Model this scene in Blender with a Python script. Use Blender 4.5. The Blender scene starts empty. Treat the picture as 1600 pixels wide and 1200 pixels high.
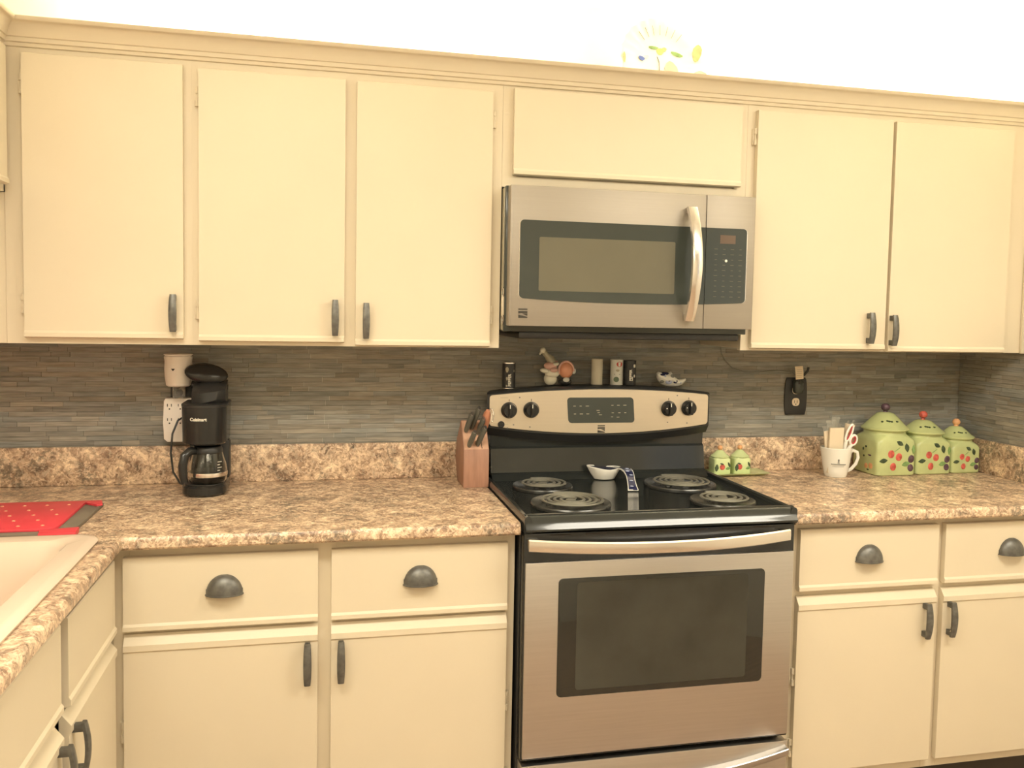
import bpy, bmesh, math, random
from mathutils import Vector, Matrix
R = math.radians
random.seed(7)
S = bpy.context.scene
COL = S.collection

# ---------------------------------------------------------------- camera
cam = bpy.data.cameras.new('camera'); cam_o = bpy.data.objects.new('camera', cam); COL.objects.link(cam_o)
yaw, pit, rol = 0.226829, -0.059688, 0.019417
F = Vector((math.sin(yaw)*math.cos(pit), math.cos(yaw)*math.cos(pit), math.sin(pit)))
Rt = Vector((math.cos(yaw), -math.sin(yaw), 0)); Up = Rt.cross(F)
R2 = Rt*math.cos(rol)+Up*math.sin(rol); U2 = -Rt*math.sin(rol)+Up*math.cos(rol)
cam_o.matrix_world = Matrix(((R2.x, U2.x, -F.x, -0.499), (R2.y, U2.y, -F.y, -2.7568), (R2.z, U2.z, -F.z, 1.4466), (0, 0, 0, 1)))
cam.sensor_width = 36; cam.lens = 1357.29/1600*36
cam.shift_x = -0.00883; cam.shift_y = -0.01932; cam.clip_start = 0.02
S.camera = cam_o
# ---------------------------------------------------------------- world, lights, exposure
w = bpy.data.worlds.new('world'); S.world = w; w.use_nodes = True
w.node_tree.nodes['Background'].inputs[0].default_value = (0.95, 0.95, 0.95, 1)
w.node_tree.nodes['Background'].inputs[1].default_value = 0.2
WARM = (1.0, 0.955, 0.83)
def area(name, loc, rot, sx, sy, power, col):
    l = bpy.data.lights.new(name, 'AREA'); l.shape = 'RECTANGLE'; l.size = sx; l.size_y = sy
    l.energy = power; l.color = col
    o = bpy.data.objects.new(name, l); COL.objects.link(o); o.location = loc; o.rotation_euler = rot
    return o
for x in (-0.85, 1.15):
    area('ceiling_lamp_light', (x, -1.85, 2.385), (0, 0, 0), 1.2, 0.45, 20.5 if x < 0 else 24, WARM)
area('rear_fill_light', (-0.3, -3.4, 2.385), (0, 0, 0), 1.0, 1.0, 7, WARM)  # added fill that lifts the ambient level, not a known lamp
for x in (-0.50, 1.22):
    area('cabinet_top_light', (x, -0.15, 2.145), (R(180), 0, 0), 1.1, 0.05, 17, (1.0, 0.90, 0.70))
area('window_daylight', (1.77, -2.9, 1.5), (0, R(90), 0), 0.9, 0.9, 1.0, (0.92, 0.94, 1.0))
vs = S.view_settings; vs.view_transform = 'Standard'; vs.look = 'None'; vs.gamma = 1; vs.use_curve_mapping = False
vs.exposure = 0.15

# ---------------------------------------------------------------- materials
def nm(name):
    m = bpy.data.materials.new(name); m.use_nodes = True
    nt = m.node_tree; return m, nt, nt.nodes['Principled BSDF']
def C3(c): return (c[0], c[1], c[2], 1)
def mat(name, col, rough=0.5, metal=0.0, var=0.0, vscale=8, bump=0.0, bscale=60, stretch=(1, 1, 1), coat=0.0, trans=0.0, ior=1.45, spec=0.5, emit=None):
    m, nt, b = nm(name)
    b.inputs['Base Color'].default_value = C3(col); b.inputs['Roughness'].default_value = rough
    b.inputs['Metallic'].default_value = metal; b.inputs['IOR'].default_value = ior
    b.inputs['Coat Weight'].default_value = coat; b.inputs['Transmission Weight'].default_value = trans
    b.inputs['Specular IOR Level'].default_value = spec
    if emit: b.inputs['Emission Color'].default_value = C3(emit[0]); b.inputs['Emission Strength'].default_value = emit[1]
    tc = nt.nodes.new('ShaderNodeTexCoord'); mp = nt.nodes.new('ShaderNodeMapping'); mp.inputs['Scale'].default_value = stretch
    nt.links.new(tc.outputs['Object'], mp.inputs[0])
    if var:
        n = nt.nodes.new('ShaderNodeTexNoise'); n.inputs['Scale'].default_value = vscale; n.inputs['Detail'].default_value = 5
        nt.links.new(mp.outputs[0], n.inputs['Vector'])
        r = nt.nodes.new('ShaderNodeValToRGB'); r.color_ramp.elements[0].position = 0.3; r.color_ramp.elements[1].position = 0.7
        r.color_ramp.elements[0].color = C3([c*(1-var) for c in col]); r.color_ramp.elements[1].color = C3([min(1, c*(1+var)) for c in col])
        nt.links.new(n.outputs['Fac'], r.inputs[0]); nt.links.new(r.outputs[0], b.inputs['Base Color'])
    if bump:
        n = nt.nodes.new('ShaderNodeTexNoise'); n.inputs['Scale'].default_value = bscale; n.inputs['Detail'].default_value = 3
        nt.links.new(mp.outputs[0], n.inputs['Vector'])
        bp = nt.nodes.new('ShaderNodeBump'); bp.inputs['Strength'].default_value = bump; bp.inputs['Distance'].default_value = 0.002
        nt.links.new(n.outputs['Fac'], bp.inputs['Height']); nt.links.new(bp.outputs[0], b.inputs['Normal'])
    return m
M = {}
M['paint'] = mat('cream_paint', (0.715, 0.63, 0.475), 0.42, var=0.02, vscale=3, bump=0.08, bscale=35)
M['wall'] = mat('wall_paint', (0.82, 0.78, 0.68), 0.7, var=0.02, bump=0.1, bscale=90)
M['ceil'] = mat('ceiling_paint', (0.85, 0.83, 0.74), 0.8, bump=0.2, bscale=120, var=0.02)
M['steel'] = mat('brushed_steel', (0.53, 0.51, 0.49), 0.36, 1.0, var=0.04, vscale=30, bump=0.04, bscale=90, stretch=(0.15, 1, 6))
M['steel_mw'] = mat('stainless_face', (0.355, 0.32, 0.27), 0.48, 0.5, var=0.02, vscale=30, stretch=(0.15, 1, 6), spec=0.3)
M['steel_panel'] = mat('satin_steel', (0.66, 0.59, 0.48), 0.42, 1.0, var=0.02, vscale=30, stretch=(0.15, 1, 6))
M['chrome'] = mat('bright_steel', (0.80, 0.77, 0.73), 0.2, 1.0, var=0.02)
M['enamel'] = mat('black_enamel', (0.026, 0.029, 0.027), 0.12, var=0.1, coat=0.3)
M['blackp'] = mat('black_plastic', (0.028, 0.028, 0.027), 0.38, var=0.1, bump=0.05, bscale=200)
M['blackgloss'] = mat('gloss_black_plastic', (0.022, 0.022, 0.021), 0.17, var=0.1)
M['grey_glass'] = mat('smoked_glass', (0.055, 0.063, 0.055), 0.14, var=0.05)
M['grey_mesh'] = mat('smoked_mesh_glass', (0.15, 0.14, 0.10), 0.2, var=0.03)
M['oven_glass'] = mat('oven_glass', (0.016, 0.017, 0.014), 0.045, var=0.05, coat=0.5)
M['oven_inner'] = mat('oven_inner_glass', (0.05, 0.05, 0.04), 0.07, var=0.25, vscale=5)
M['bronze'] = mat('dark_pewter', (0.15, 0.148, 0.135), 0.42, 0.55, var=0.25, vscale=60, bump=0.1, bscale=150)
M['coil'] = mat('coil_element', (0.20, 0.195, 0.16), 0.5, 0.4, var=0.15, vscale=40)
M['pan'] = mat('drip_pan', (0.07, 0.07, 0.065), 0.25, 0.5, var=0.15, vscale=30)
M['white_p'] = mat('white_plastic', (0.86, 0.80, 0.72), 0.35, var=0.02)
M['slot'] = mat('dark_slot', (0.03, 0.025, 0.02), 0.8, var=0.05)
M['porcelain'] = mat('white_porcelain', (0.88, 0.86, 0.78), 0.12, var=0.02)
M['sink'] = mat('sink_enamel', (0.70, 0.57, 0.45), 0.14, var=0.01)
M['blue'] = mat('blue_glaze', (0.025, 0.03, 0.085), 0.15, var=0.2)
M['sky'] = mat('sky_blue_glaze', (0.10, 0.16, 0.5), 0.15, var=0.2)
M['blue_lt'] = mat('pale_blue_glaze', (0.45, 0.5, 0.68), 0.15, var=0.2)
M['red_si'] = mat('red_board_plastic', (0.70, 0.06, 0.08), 0.4, var=0.06, bump=0.1)
M['grey_bd'] = mat('grey_board_plastic', (0.20, 0.17, 0.13), 0.45, var=0.1)
M['green'] = mat('green_glaze', (0.53, 0.59, 0.28), 0.16, var=0.10, vscale=14, coat=0.4)
M['green_lt'] = mat('light_green_glaze', (0.64, 0.74, 0.38), 0.16, var=0.06, vscale=14, coat=0.4)
M['leaf'] = mat('leaf_glaze', (0.06, 0.09, 0.05), 0.25, var=0.3, vscale=60)
M['leaf2'] = mat('pale_leaf_glaze', (0.22, 0.36, 0.13), 0.25, var=0.2, vscale=60)
M['berry'] = mat('berry_glaze', (0.60, 0.12, 0.09), 0.2, var=0.35, vscale=70)
M['peach'] = mat('peach_glaze', (0.80, 0.42, 0.20), 0.2, var=0.15, vscale=50)
M['plum'] = mat('plum_glaze', (0.11, 0.065, 0.085), 0.18, var=0.4, vscale=60)
M['wood'] = mat('block_wood', (0.36, 0.19, 0.125), 0.45, var=0.12, vscale=14, stretch=(6, 6, 1))
M['wood_lt'] = mat('block_wood_light', (0.56, 0.34, 0.23), 0.45, var=0.12, vscale=14, stretch=(6, 6, 1))
M['knife_h'] = mat('knife_handle', (0.12, 0.12, 0.10), 0.32, var=0.15)
M['orange'] = mat('orange_plastic', (0.62, 0.27, 0.16), 0.4, var=0.1)
M['floor_w'] = mat('floor_wood', (0.40, 0.285, 0.20), 0.4, var=0.25, vscale=6, stretch=(1, 8, 1))
M['dark'] = mat('toe_kick_dark', (0.06, 0.05, 0.04), 0.6, var=0.1)
M['glass'] = mat('clear_glass', (0.92, 0.93, 0.9), 0.02, trans=1.0, ior=1.3)
M['film'] = mat('clear_film', (0.85, 0.84, 0.78), 0.15, trans=0.85, ior=1.1, bump=0.5, bscale=60)
M['coffee'] = mat('steel_carafe_plate', (0.45, 0.35, 0.25), 0.25, 0.7, var=0.1)
M['paper'] = mat('cream_paper', (0.80, 0.68, 0.50), 0.7, var=0.04)
M['tin'] = mat('tin_cream', (0.62, 0.57, 0.44), 0.45, var=0.04)
M['tin_dk'] = mat('tin_dark', (0.035, 0.035, 0.035), 0.4, var=0.3, vscale=80)
M['tin_wh'] = mat('tin_white', (0.70, 0.69, 0.62), 0.4, var=0.04)
M['ink_w'] = mat('white_ink', (0.85, 0.82, 0.7), 0.5, var=0.02)
M['ink_g'] = mat('grey_ink', (0.20, 0.20, 0.18), 0.5, var=0.1)
M['ink_k'] = mat('dark_ink', (0.05, 0.045, 0.035), 0.5, var=0.1)
M['ink_r'] = mat('red_ink', (0.55, 0.08, 0.07), 0.5, var=0.1)
M['ink_gr'] = mat('green_ink', (0.14, 0.20, 0.13), 0.5, var=0.2)
M['salmon'] = mat('salmon_glaze', (0.72, 0.33, 0.20), 0.3, var=0.1)
M['pinkg'] = mat('pink_glaze', (0.70, 0.42, 0.34), 0.3, var=0.1)
M['cream_gl'] = mat('cream_glaze', (0.78, 0.74, 0.60), 0.2, var=0.05)
M['khaki'] = mat('khaki_glaze', (0.42, 0.38, 0.27), 0.3, var=0.15)
M['lamp'] = mat('lamp_diffuser', (0.9, 0.9, 0.85), 0.5, emit=((1.0, 0.84, 0.6), 4.0))
M['red_led'] = mat('led_display', (0.15, 0.105, 0.075), 0.2, var=0.1)
M['scis_r'] = mat('scissor_red', (0.45, 0.05, 0.06), 0.4, var=0.1)
M['yel'] = mat('yellow_glaze', (0.85, 0.70, 0.20), 0.3, var=0.1)

def granite():
    m, nt, b = nm('granite_laminate'); L = nt.links.new
    tc = nt.nodes.new('ShaderNodeTexCoord')
    def noise(sc, det, rough, dist=0):
        n = nt.nodes.new('ShaderNodeTexNoise'); n.inputs['Scale'].default_value = sc; n.inputs['Detail'].default_value = det
        n.inputs['Roughness'].default_value = rough; n.inputs['Distortion'].default_value = dist; L(tc.outputs['Object'], n.inputs['Vector']); return n
    def ramp(src, els):
        r = nt.nodes.new('ShaderNodeValToRGB'); e = r.color_ramp.elements
        while len(e) < len(els): e.new(0.5)
        for k, (p, c) in enumerate(els): e[k].position = p; e[k].color = C3(c)
        L(src, r.inputs[0]); return r
    def mix(f, a, c, mode='MIX'):
        x = nt.nodes.new('ShaderNodeMix'); x.data_type = 'RGBA'; x.blend_type = mode
        if isinstance(f, float): x.inputs[0].default_value = f
        else: L(f, x.inputs[0])
        L(a, x.inputs[6]); L(c, x.inputs[7]); return x.outputs[2]
    a = ramp(noise(24, 10, 0.74, 0.5).outputs['Fac'], [(0.36, (0.07, 0.055, 0.04)), (0.43, (0.19, 0.12, 0.08)), (0.50, (0.37, 0.25, 0.165)), (0.57, (0.55, 0.42, 0.29)), (0.66, (0.78, 0.64, 0.46))])
    v = nt.nodes.new('ShaderNodeTexVoronoi'); v.inputs['Scale'].default_value = 150; v.inputs['Randomness'].default_value = 1
    nz = noise(30, 4, 0.6); va = nt.nodes.new('ShaderNodeVectorMath'); va.operation = 'ADD'
    sc = nt.nodes.new('ShaderNodeVectorMath'); sc.operation = 'SCALE'; sc.inputs['Scale'].default_value = 0.05
    L(nz.outputs['Color'], sc.inputs[0]); L(tc.outputs['Object'], va.inputs[0]); L(sc.outputs[0], va.inputs[1]); L(va.outputs[0], v.inputs['Vector'])
    sep = nt.nodes.new('ShaderNodeSeparateColor'); L(v.outputs['Color'], sep.inputs[0])
    cell = ramp(sep.outputs[0], [(0.0, (0.10, 0.075, 0.055)), (0.25, (0.30, 0.20, 0.14)), (0.55, (0.58, 0.45, 0.32)), (0.85, (0.86, 0.72, 0.54))])
    c1 = mix(0.36, a.outputs[0], cell.outputs[0])
    dk = ramp(noise(7, 6, 0.6, 0.6).outputs['Fac'], [(0.54, (0, 0, 0)), (0.62, (1, 1, 1))])
    dk2 = ramp(noise(85, 5, 0.7).outputs['Fac'], [(0.46, (0, 0, 0)), (0.54, (1, 1, 1))])
    mm = mix(1.0, dk.outputs[0], dk2.outputs[0], 'MULTIPLY')
    dark = nt.nodes.new('ShaderNodeRGB'); dark.outputs[0].default_value = (0.12, 0.10, 0.075, 1)
    f = nt.nodes.new('ShaderNodeMath'); f.operation = 'MULTIPLY'; f.inputs[1].default_value = 0.75; L(mm, f.inputs[0])
    c2 = mix(f.outputs[0], c1, dark.outputs[0])
    hs_ = nt.nodes.new('ShaderNodeHueSaturation'); hs_.inputs['Value'].default_value = 1.32; hs_.inputs['Saturation'].default_value = 1.05; L(c2, hs_.inputs['Color']); L(hs_.outputs[0], b.inputs['Base Color']); b.inputs['Roughness'].default_value = 0.33
    bp = nt.nodes.new('ShaderNodeBump'); bp.inputs['Strength'].default_value = 0.12; bp.inputs['Distance'].default_value = 0.001
    L(noise(140, 3, 0.6).outputs['Fac'], bp.inputs['Height']); L(bp.outputs[0], b.inputs['Normal'])
    return m
M['granite'] = granite()
def tilemat():
    m, nt, b = nm('slate_strip_tile'); L = nt.links.new
    at = nt.nodes.new('ShaderNodeAttribute'); at.attribute_name = 'tint'
    tc = nt.nodes.new('ShaderNodeTexCoord'); mp = nt.nodes.new('ShaderNodeMapping'); mp.inputs['Scale'].default_value = (1, 1, 14)
    L(tc.outputs['Object'], mp.inputs[0])
    n = nt.nodes.new('ShaderNodeTexNoise'); n.inputs['Scale'].default_value = 14; n.inputs['Detail'].default_value = 6; L(mp.outputs[0], n.inputs['Vector'])
    r = nt.nodes.new('ShaderNodeValToRGB'); r.color_ramp.elements[0].position = 0.3; r.color_ramp.elements[1].position = 0.7
    r.color_ramp.elements[0].color = (0.72, 0.72, 0.72, 1); r.color_ramp.elements[1].color = (1.25, 1.25, 1.25, 1); L(n.outputs['Fac'], r.inputs[0])
    x = nt.nodes.new('ShaderNodeMix'); x.data_type = 'RGBA'; x.blend_type = 'MULTIPLY'; x.inputs[0].default_value = 1
    L(at.outputs['Color'], x.inputs[6]); L(r.outputs[0], x.inputs[7]); L(x.outputs[2], b.inputs['Base Color'])
    b.inputs['Roughness'].default_value = 0.6
    return m
M['tile'] = tilemat()

# ---------------------------------------------------------------- geometry helpers
def verts_faces(bm, vs_, fs):
    v = [bm.verts.new(p) for p in vs_]
    for f in fs:
        try: bm.faces.new([v[i] for i in f])
        except ValueError: pass
    return v
def box(bm, x0, x1, y0, y1, z0, z1, bev=0.0, seg=2):
    v = verts_faces(bm, [(x0, y0, z0), (x1, y0, z0), (x1, y1, z0), (x0, y1, z0), (x0, y0, z1), (x1, y0, z1), (x1, y1, z1), (x0, y1, z1)],
                    [(0, 3, 2, 1), (4, 5, 6, 7), (0, 1, 5, 4), (1, 2, 6, 5), (2, 3, 7, 6), (3, 0, 4, 7)])
    if bev:
        es = {e for q in v for e in q.link_edges}
        bmesh.ops.bevel(bm, geom=list(es), offset=bev, segments=seg, affect='EDGES', profile=0.5)
def prism(bm, pts, axis, a0, a1, bev=0.0):
    def P(p, a): return {'x': (a, p[0], p[1]), 'y': (p[0], a, p[1]), 'z': (p[0], p[1], a)}[axis]
    n = len(pts); vs_ = [P(p, a0) for p in pts]+[P(p, a1) for p in pts]
    fs = [tuple(range(n)), tuple(range(2*n-1, n-1, -1))]+[(i, i+n, (i+1) % n+n, (i+1) % n) for i in range(n)]
    v = verts_faces(bm, vs_, fs)
    if bev:
        es = [e for q in v for e in q.link_edges]
        ring = {e for e in es if (e.verts[0] in v[:n]) == (e.verts[1] in v[:n])}
        bmesh.ops.bevel(bm, geom=list(ring), offset=bev, segments=2, affect='EDGES', profile=0.5)
def rrect(x0, x1, z0, z1, r, n=5):
    p = []
    for cx, cz, a in ((x1-r, z0+r, -90), (x1-r, z1-r, 0), (x0+r, z1-r, 90), (x0+r, z0+r, 180)):
        for k in range(n+1):
            t = R(a+90*k/n); p.append((cx+r*math.cos(t), cz+r*math.sin(t)))
    return p
def loft(bm, rings, cap=True, closed=True):
    vr = [[bm.verts.new(p) for p in ring] for ring in rings]; n = len(vr[0])
    for a, b in zip(vr, vr[1:]):
        for i in range(n if closed else n-1):
            j = (i+1) % n
            try: bm.faces.new((a[i], a[j], b[j], b[i]))
            except ValueError: pass
    if cap and closed: bm.faces.new(vr[0][::-1]); bm.faces.new(vr[-1])
    return vr
def lathe(bm, prof, c=(0, 0, 0), n=36, axis='z', sx=1, sy=1, sq=None):
    rings = []
    for r, z in prof:
        ring = []
        for k in range(n):
            t = 2*math.pi*k/n; rr = max(r, 1e-5)
            x, y = rr*math.cos(t)*sx, rr*math.sin(t)*sy
            ring.append({'z': (c[0]+x, c[1]+y, c[2]+z), 'y': (c[0]+x, c[1]-z, c[2]+y), 'x': (c[0]+z, c[1]+x, c[2]+y)}[axis])
        rings.append(ring)
    loft(bm, rings, cap=True)
    bmesh.ops.remove_doubles(bm, verts=bm.verts, dist=2e-5)
def ell(bm, c, rx, ry, rz, n=16, m=10, rot=None):
    rings = []
    for i in range(1, m):
        ph = math.pi*i/m-math.pi/2
        rings.append([(rx*math.cos(ph)*math.cos(2*math.pi*k/n), ry*math.cos(ph)*math.sin(2*math.pi*k/n), rz*math.sin(ph)) for k in range(n)])
    pts = [[Vector(p) for p in r_] for r_ in rings]
    if rot is not None: pts = [[rot @ p for p in r_] for r_ in pts]
    pts = [[p+Vector(c) for p in r_] for r_ in pts]
    loft(bm, pts)
def tube(bm, pts, r, n=8, closed=False, rx=None, up=None):
    pts = [Vector(p) for p in pts]; rings = []; N = len(pts)
    prev = None
    for i, p in enumerate(pts):
        a = pts[(i-1) % N] if (closed or i > 0) else p; b = pts[(i+1) % N] if (closed or i < N-1) else p
        d = (b-a).normalized()
        if up is not None: s = d.cross(Vector(up)).normalized()
        elif prev is None: s = d.orthogonal().normalized()
        else: s = (prev-d*prev.dot(d)).normalized()
        prev = s; u = s.cross(d).normalized()
        ra = r[i] if isinstance(r, (list, tuple)) else r
        rb = (rx[i] if isinstance(rx, (list, tuple)) else rx) if rx is not None else ra
        rings.append([p+s*rb*math.cos(2*math.pi*k/n)+u*ra*math.sin(2*math.pi*k/n) for k in range(n)])
    if closed: rings.append(rings[0]); loft(bm, rings, cap=False); bmesh.ops.remove_doubles(bm, verts=bm.verts, dist=1e-6)
    else: loft(bm, rings)
def arc(f, n=16, a=0.0, b=1.0): return [f(a+(b-a)*k/n) for k in range(n+1)]
def lerp(a, b, t): return a+(b-a)*t

ORG = {}
XW = -1.585   # left wall
def place(o, org, frame):
    if frame == 'L': o.location = (XW-org[1], org[0], org[2]); o.rotation_euler = (0, 0, R(90))
    else: o.location = org
def thing(name, label, cat, org, group=None, frame=None):
    o = bpy.data.objects.new(name, None); o.empty_display_size = 0.05; COL.objects.link(o)
    place(o, org, frame); ORG[o.name] = Vector(org); o['label'] = label; o['category'] = cat
    if group: o['group'] = group
    return o
def mesh_obj(name, bm, m, smooth=True):
    bmesh.ops.recalc_face_normals(bm, faces=bm.faces[:])
    me = bpy.data.meshes.new(name); bm.to_mesh(me); bm.free()
    if smooth:
        me.polygons.foreach_set('use_smooth', [True]*len(me.polygons)); me.set_sharp_from_angle(angle=R(38))
    me.materials.append(m)
    o = bpy.data.objects.new(name, me); COL.objects.link(o); return o
def part(name, bm, m, parent, label=None, kind=None, smooth=True):
    root = parent
    while root.parent: root = root.parent
    bmesh.ops.translate(bm, verts=bm.verts[:], vec=-ORG[root.name])
    o = mesh_obj(name, bm, m, smooth); o.parent = parent
    if label: o['label'] = label
    if kind: o['kind'] = kind
    return o
def solo(name, bm, m, label, cat, org, group=None, frame=None, kind=None):
    bmesh.ops.translate(bm, verts=bm.verts[:], vec=-Vector(org))
    o = mesh_obj(name, bm, m); place(o, org, frame); o['label'] = label; o['category'] = cat
    if group: o['group'] = group
    if kind: o['kind'] = kind
    ORG[o.name] = Vector(org)
    return o
def struct(name, bm, m, smooth=True):
    o = mesh_obj(name, bm, m, smooth); o['kind'] = 'structure'; ORG[o.name] = Vector((0, 0, 0)); return o
def B(): return bmesh.new()
def text_bm(s, size, depth=0.0006, bold=0.0, spacing=1.0):
    cu = bpy.data.curves.new('txt', 'FONT'); cu.body = s; cu.size = size; cu.extrude = depth; cu.offset = bold
    cu.align_x = 'CENTER'; cu.align_y = 'CENTER'; cu.resolution_u = 3; cu.space_character = spacing
    o = bpy.data.objects.new('txt', cu); me = o.to_mesh(); bm = bmesh.new(); bm.from_mesh(me); o.to_mesh_clear()
    bpy.data.objects.remove(o); bpy.data.curves.remove(cu)
    return bm            # lies in local x,y ; extruded along z
def xf(bm, fn):
    for v in bm.verts: v.co = Vector(fn(v.co))
    return bm

# ================================================================ ROOM
XR = 1.80; CEIL = 2.44; YB = -4.2
bm = B(); box(bm, XW-0.1, XR+0.1, YB-0.1, 0.1, -0.1, 0.0); floor = struct('floor', bm, M['floor_w'], False)
bm = B(); box(bm, XW-0.1, XR+0.1, YB-0.1, 0.1, CEIL, CEIL+0.1); struct('ceiling', bm, M['ceil'], False)
bm = B(); box(bm, XW-0.1, XR+0.1, 0.0, 0.1, 0, CEIL); wall_back = struct('wall_back', bm, M['wall'], False)
bm = B(); box(bm, XW-0.1, XW, YB, 0.0, 0, CEIL); struct('wall_left', bm, M['wall'], False)
bm = B(); box(bm, XW-0.1, XR+0.1, YB-0.1, YB, 0, CEIL); struct('wall_rear', bm, M['wall'], False)
bm = B()
box(bm, XR, XR+0.1, -2.4, 0.0, 0, CEIL); box(bm, XR, XR+0.1, YB, -3.4, 0, CEIL)
box(bm, XR, XR+0.1, -3.4, -2.4, 0, 1.0); box(bm, XR, XR+0.1, -3.4, -2.4, 2.0, CEIL)
wall_right = struct('wall_right', bm, M['wall'], False)
bm = B()
for a in ((-3.4, -3.35, 1.0, 2.0), (-2.45, -2.4, 1.0, 2.0), (-3.35, -2.45, 1.0, 1.05), (-3.35, -2.45, 1.95, 2.0), (-3.35, -2.45, 1.48, 1.52)):
    box(bm, XR-0.005, XR+0.06, a[0], a[1], a[2], a[3], 0.003)
win = struct('window_1', bm, M['white_p'])
bm = B(); box(bm, XR+0.025, XR+0.03, -3.35, -2.45, 1.05, 1.95); part('pane', bm, M['glass'], win, smooth=False)

# slate strip tiles on the back wall and on the right wall: joined strips, each its own box
def tiles(name, wall, side, a0, a1, zlo, zhi):
    bm = B(); tint = []
    z = zlo; H = 0.0145
    while z < zhi-0.002:
        a = a0-random.random()*0.12; z1 = min(z+H, zhi)
        while a < a1:
            ln = random.choice((0.05, 0.075, 0.10, 0.14, 0.18)); s, e = max(a, a0), min(a+ln, a1); a += ln
            if e-s < 0.004: continue
            if side == 'back' and -0.0 < s and e < 0.75 and z < 0.9: continue
            d = 0.005+random.random()*0.0016; g = 0.0003
            if side == 'back': P = lambda u, dd, zz: (u, -dd, zz)
            else: P = lambda u, dd, zz: (XR-dd, -u, zz)
            zz0, zz1 = z+g, z1-g; s2, e2 = s+g, e-g
            n0 = len(bm.faces)
            verts_faces(bm, [P(s2, 0, zz0), P(e2, 0, zz0), P(e2, 0, zz1), P(s2, 0, zz1), P(s2, d, zz0), P(e2, d, zz0), P(e2, d, zz1), P(s2, d, zz1)],
                        [(4, 5, 6, 7), (0, 1, 5, 4), (1, 2, 6, 5), (2, 3, 7, 6), (3, 0, 4, 7)])
            k = random.gauss(1, 0.11); k = max(0.72, min(1.35, k)); wv = random.uniform(-0.06, 0.06)
            tint += [(0.265*k*(1+wv), 0.252*k, 0.215*k*(1-wv), 1)]*5
        z += H
    me = bpy.data.meshes.new(name); 
    bmesh.ops.recalc_face_normals(bm, faces=bm.faces[:]); bm.to_mesh(me); bm.free(); me.materials.append(M['tile'])
    at = me.color_attributes.new('tint', 'FLOAT_COLOR', 'CORNER')
    for p in me.polygons:
        for li in p.loop_indices: at.data[li].color = tint[p.index]
    o = bpy.data.objects.new(name, me); COL.objects.link(o); o.parent = wall; o['kind'] = 'stuff'
    return o
tiles('tile_strips', wall_back, 'back', XW, XR, 0.90, 1.42)
tiles('tile_strips', wall_right, 'right', 0.008, 0.75, 0.90, 1.42)

# ceiling lamp fixtures (behind the camera's upper view, they light the room); the rear one is added fill
def ceiling_lamp(org, sx, sy, label):
    t = thing('ceiling_light', label, 'light', org, 'ceiling lights')
    bm = B(); x, y, z = org
    box(bm, x-sx/2-0.03, x+sx/2+0.03, y-sy/2-0.03, y+sy/2+0.03, CEIL-0.03, CEIL-0.0005, 0.006); part('frame', bm, M['white_p'], t)
    bm = B(); box(bm, x-sx/2, x+sx/2, y-sy/2, y+sy/2, CEIL-0.045, CEIL-0.028, 0.006); part('diffuser', bm, M['lamp'], t)
ceiling_lamp((-0.85, -1.85, CEIL), 1.2, 0.45, 'long flat ceiling light over the sink side of the kitchen floor')
ceiling_lamp((1.15, -1.85, CEIL), 1.2, 0.45, 'long flat ceiling light over the right side of the kitchen floor')
ceiling_lamp((-0.3, -3.4, CEIL), 1.0, 1.0, 'square flat fill light added on the ceiling near the rear wall')  # made-up fixture housing the added rear fill

# ================================================================ CABINETS
YF = -0.305; FT = 0.018
def rail_bevel_door(bm, x0, x1, y, z0, z1, kind):
    """slab front with a finger-pull lip: kind 'up' lip at the bottom edge, 'base' lip at the top edge"""
    d = FT
    if kind == 'up':
        prof = [(y, z0+0.004), (y-d*0.6, z0), (y-d-0.004, z0+0.003), (y-d-0.004, z0+0.013), (y-d, z0+0.019), (y-d, z1-0.002), (y-d+0.002, z1), (y, z1)]
    elif kind == 'base':
        prof = [(y, z0), (y-d+0.002, z0), (y-d, z0+0.002), (y-d, z1-0.040), (y-d-0.004, z1-0.036), (y-d-0.004, z1-0.022), (y-0.005, z1), (y, z1)]
    else:
        prof = [(y, z0), (y-d+0.002, z0), (y-d, z0+0.002), (y-d, z1-0.002), (y-d+0.002, z1), (y, z1)]
    prism(bm, prof, 'x', x0, x1)
def bow_handle(t, x, zc, yb, L=0.098):
    """flat bowed bar pull with two feet; yb is the face it stands on"""
    bm = B(); h = L/2; rings = []
    for k in range(13):
        u = -1+2*k/12; z = zc+u*h; y = yb-0.021-0.007*(1-u*u); wd = 0.0075+0.0022*(1-u*u); th = 0.0042
        rings.append([(x-wd, y+th, z), (x-wd, y-th*0.4, z), (x-wd*0.6, y-th, z), (x+wd*0.6, y-th, z), (x+wd, y-th*0.4, z), (x+wd, y+th, z)])
    loft(bm, rings)
    for s in (-1, 1):
        z = zc+s*(h-0.010); box(bm, x-0.0065, x+0.0065, yb-0.022, yb+0.0005, z-0.008, z+0.008, 0.0015)
    return part('handle', bm, M['bronze'], t)
def cup_pull(t, x, z0, yb, wd=0.084, h=0.046):
    bm = B(); n, m = 24, 9; d = 0.027; rings = []
    for k_, dz in ((1.05, -0.003), (1.05, -0.001), (1.0, 0.0)):
        rings.append([(x+wd/2*k_*math.cos(q), yb-d*k_*math.sin(q), z0+dz) for q in [math.pi*k/n for k in range(n+1)]])
    for i in range(1, m):
        tt = math.pi/2*i/m
        rings.append([(x+wd/2*math.cos(tt)*math.cos(q), yb-d*math.cos(tt)*math.sin(q), z0+h*math.sin(tt)) for q in [math.pi*k/n for k in range(n+1)]])
    vr = loft(bm, rings, cap=False, closed=False); bm.faces.new(vr[-1])
    box(bm, x-wd/2, x+wd/2, yb-0.0015, yb+0.0003, z0-0.001, z0+h*0.25)
    return part('handle', bm, M['bronze'], t)
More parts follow.
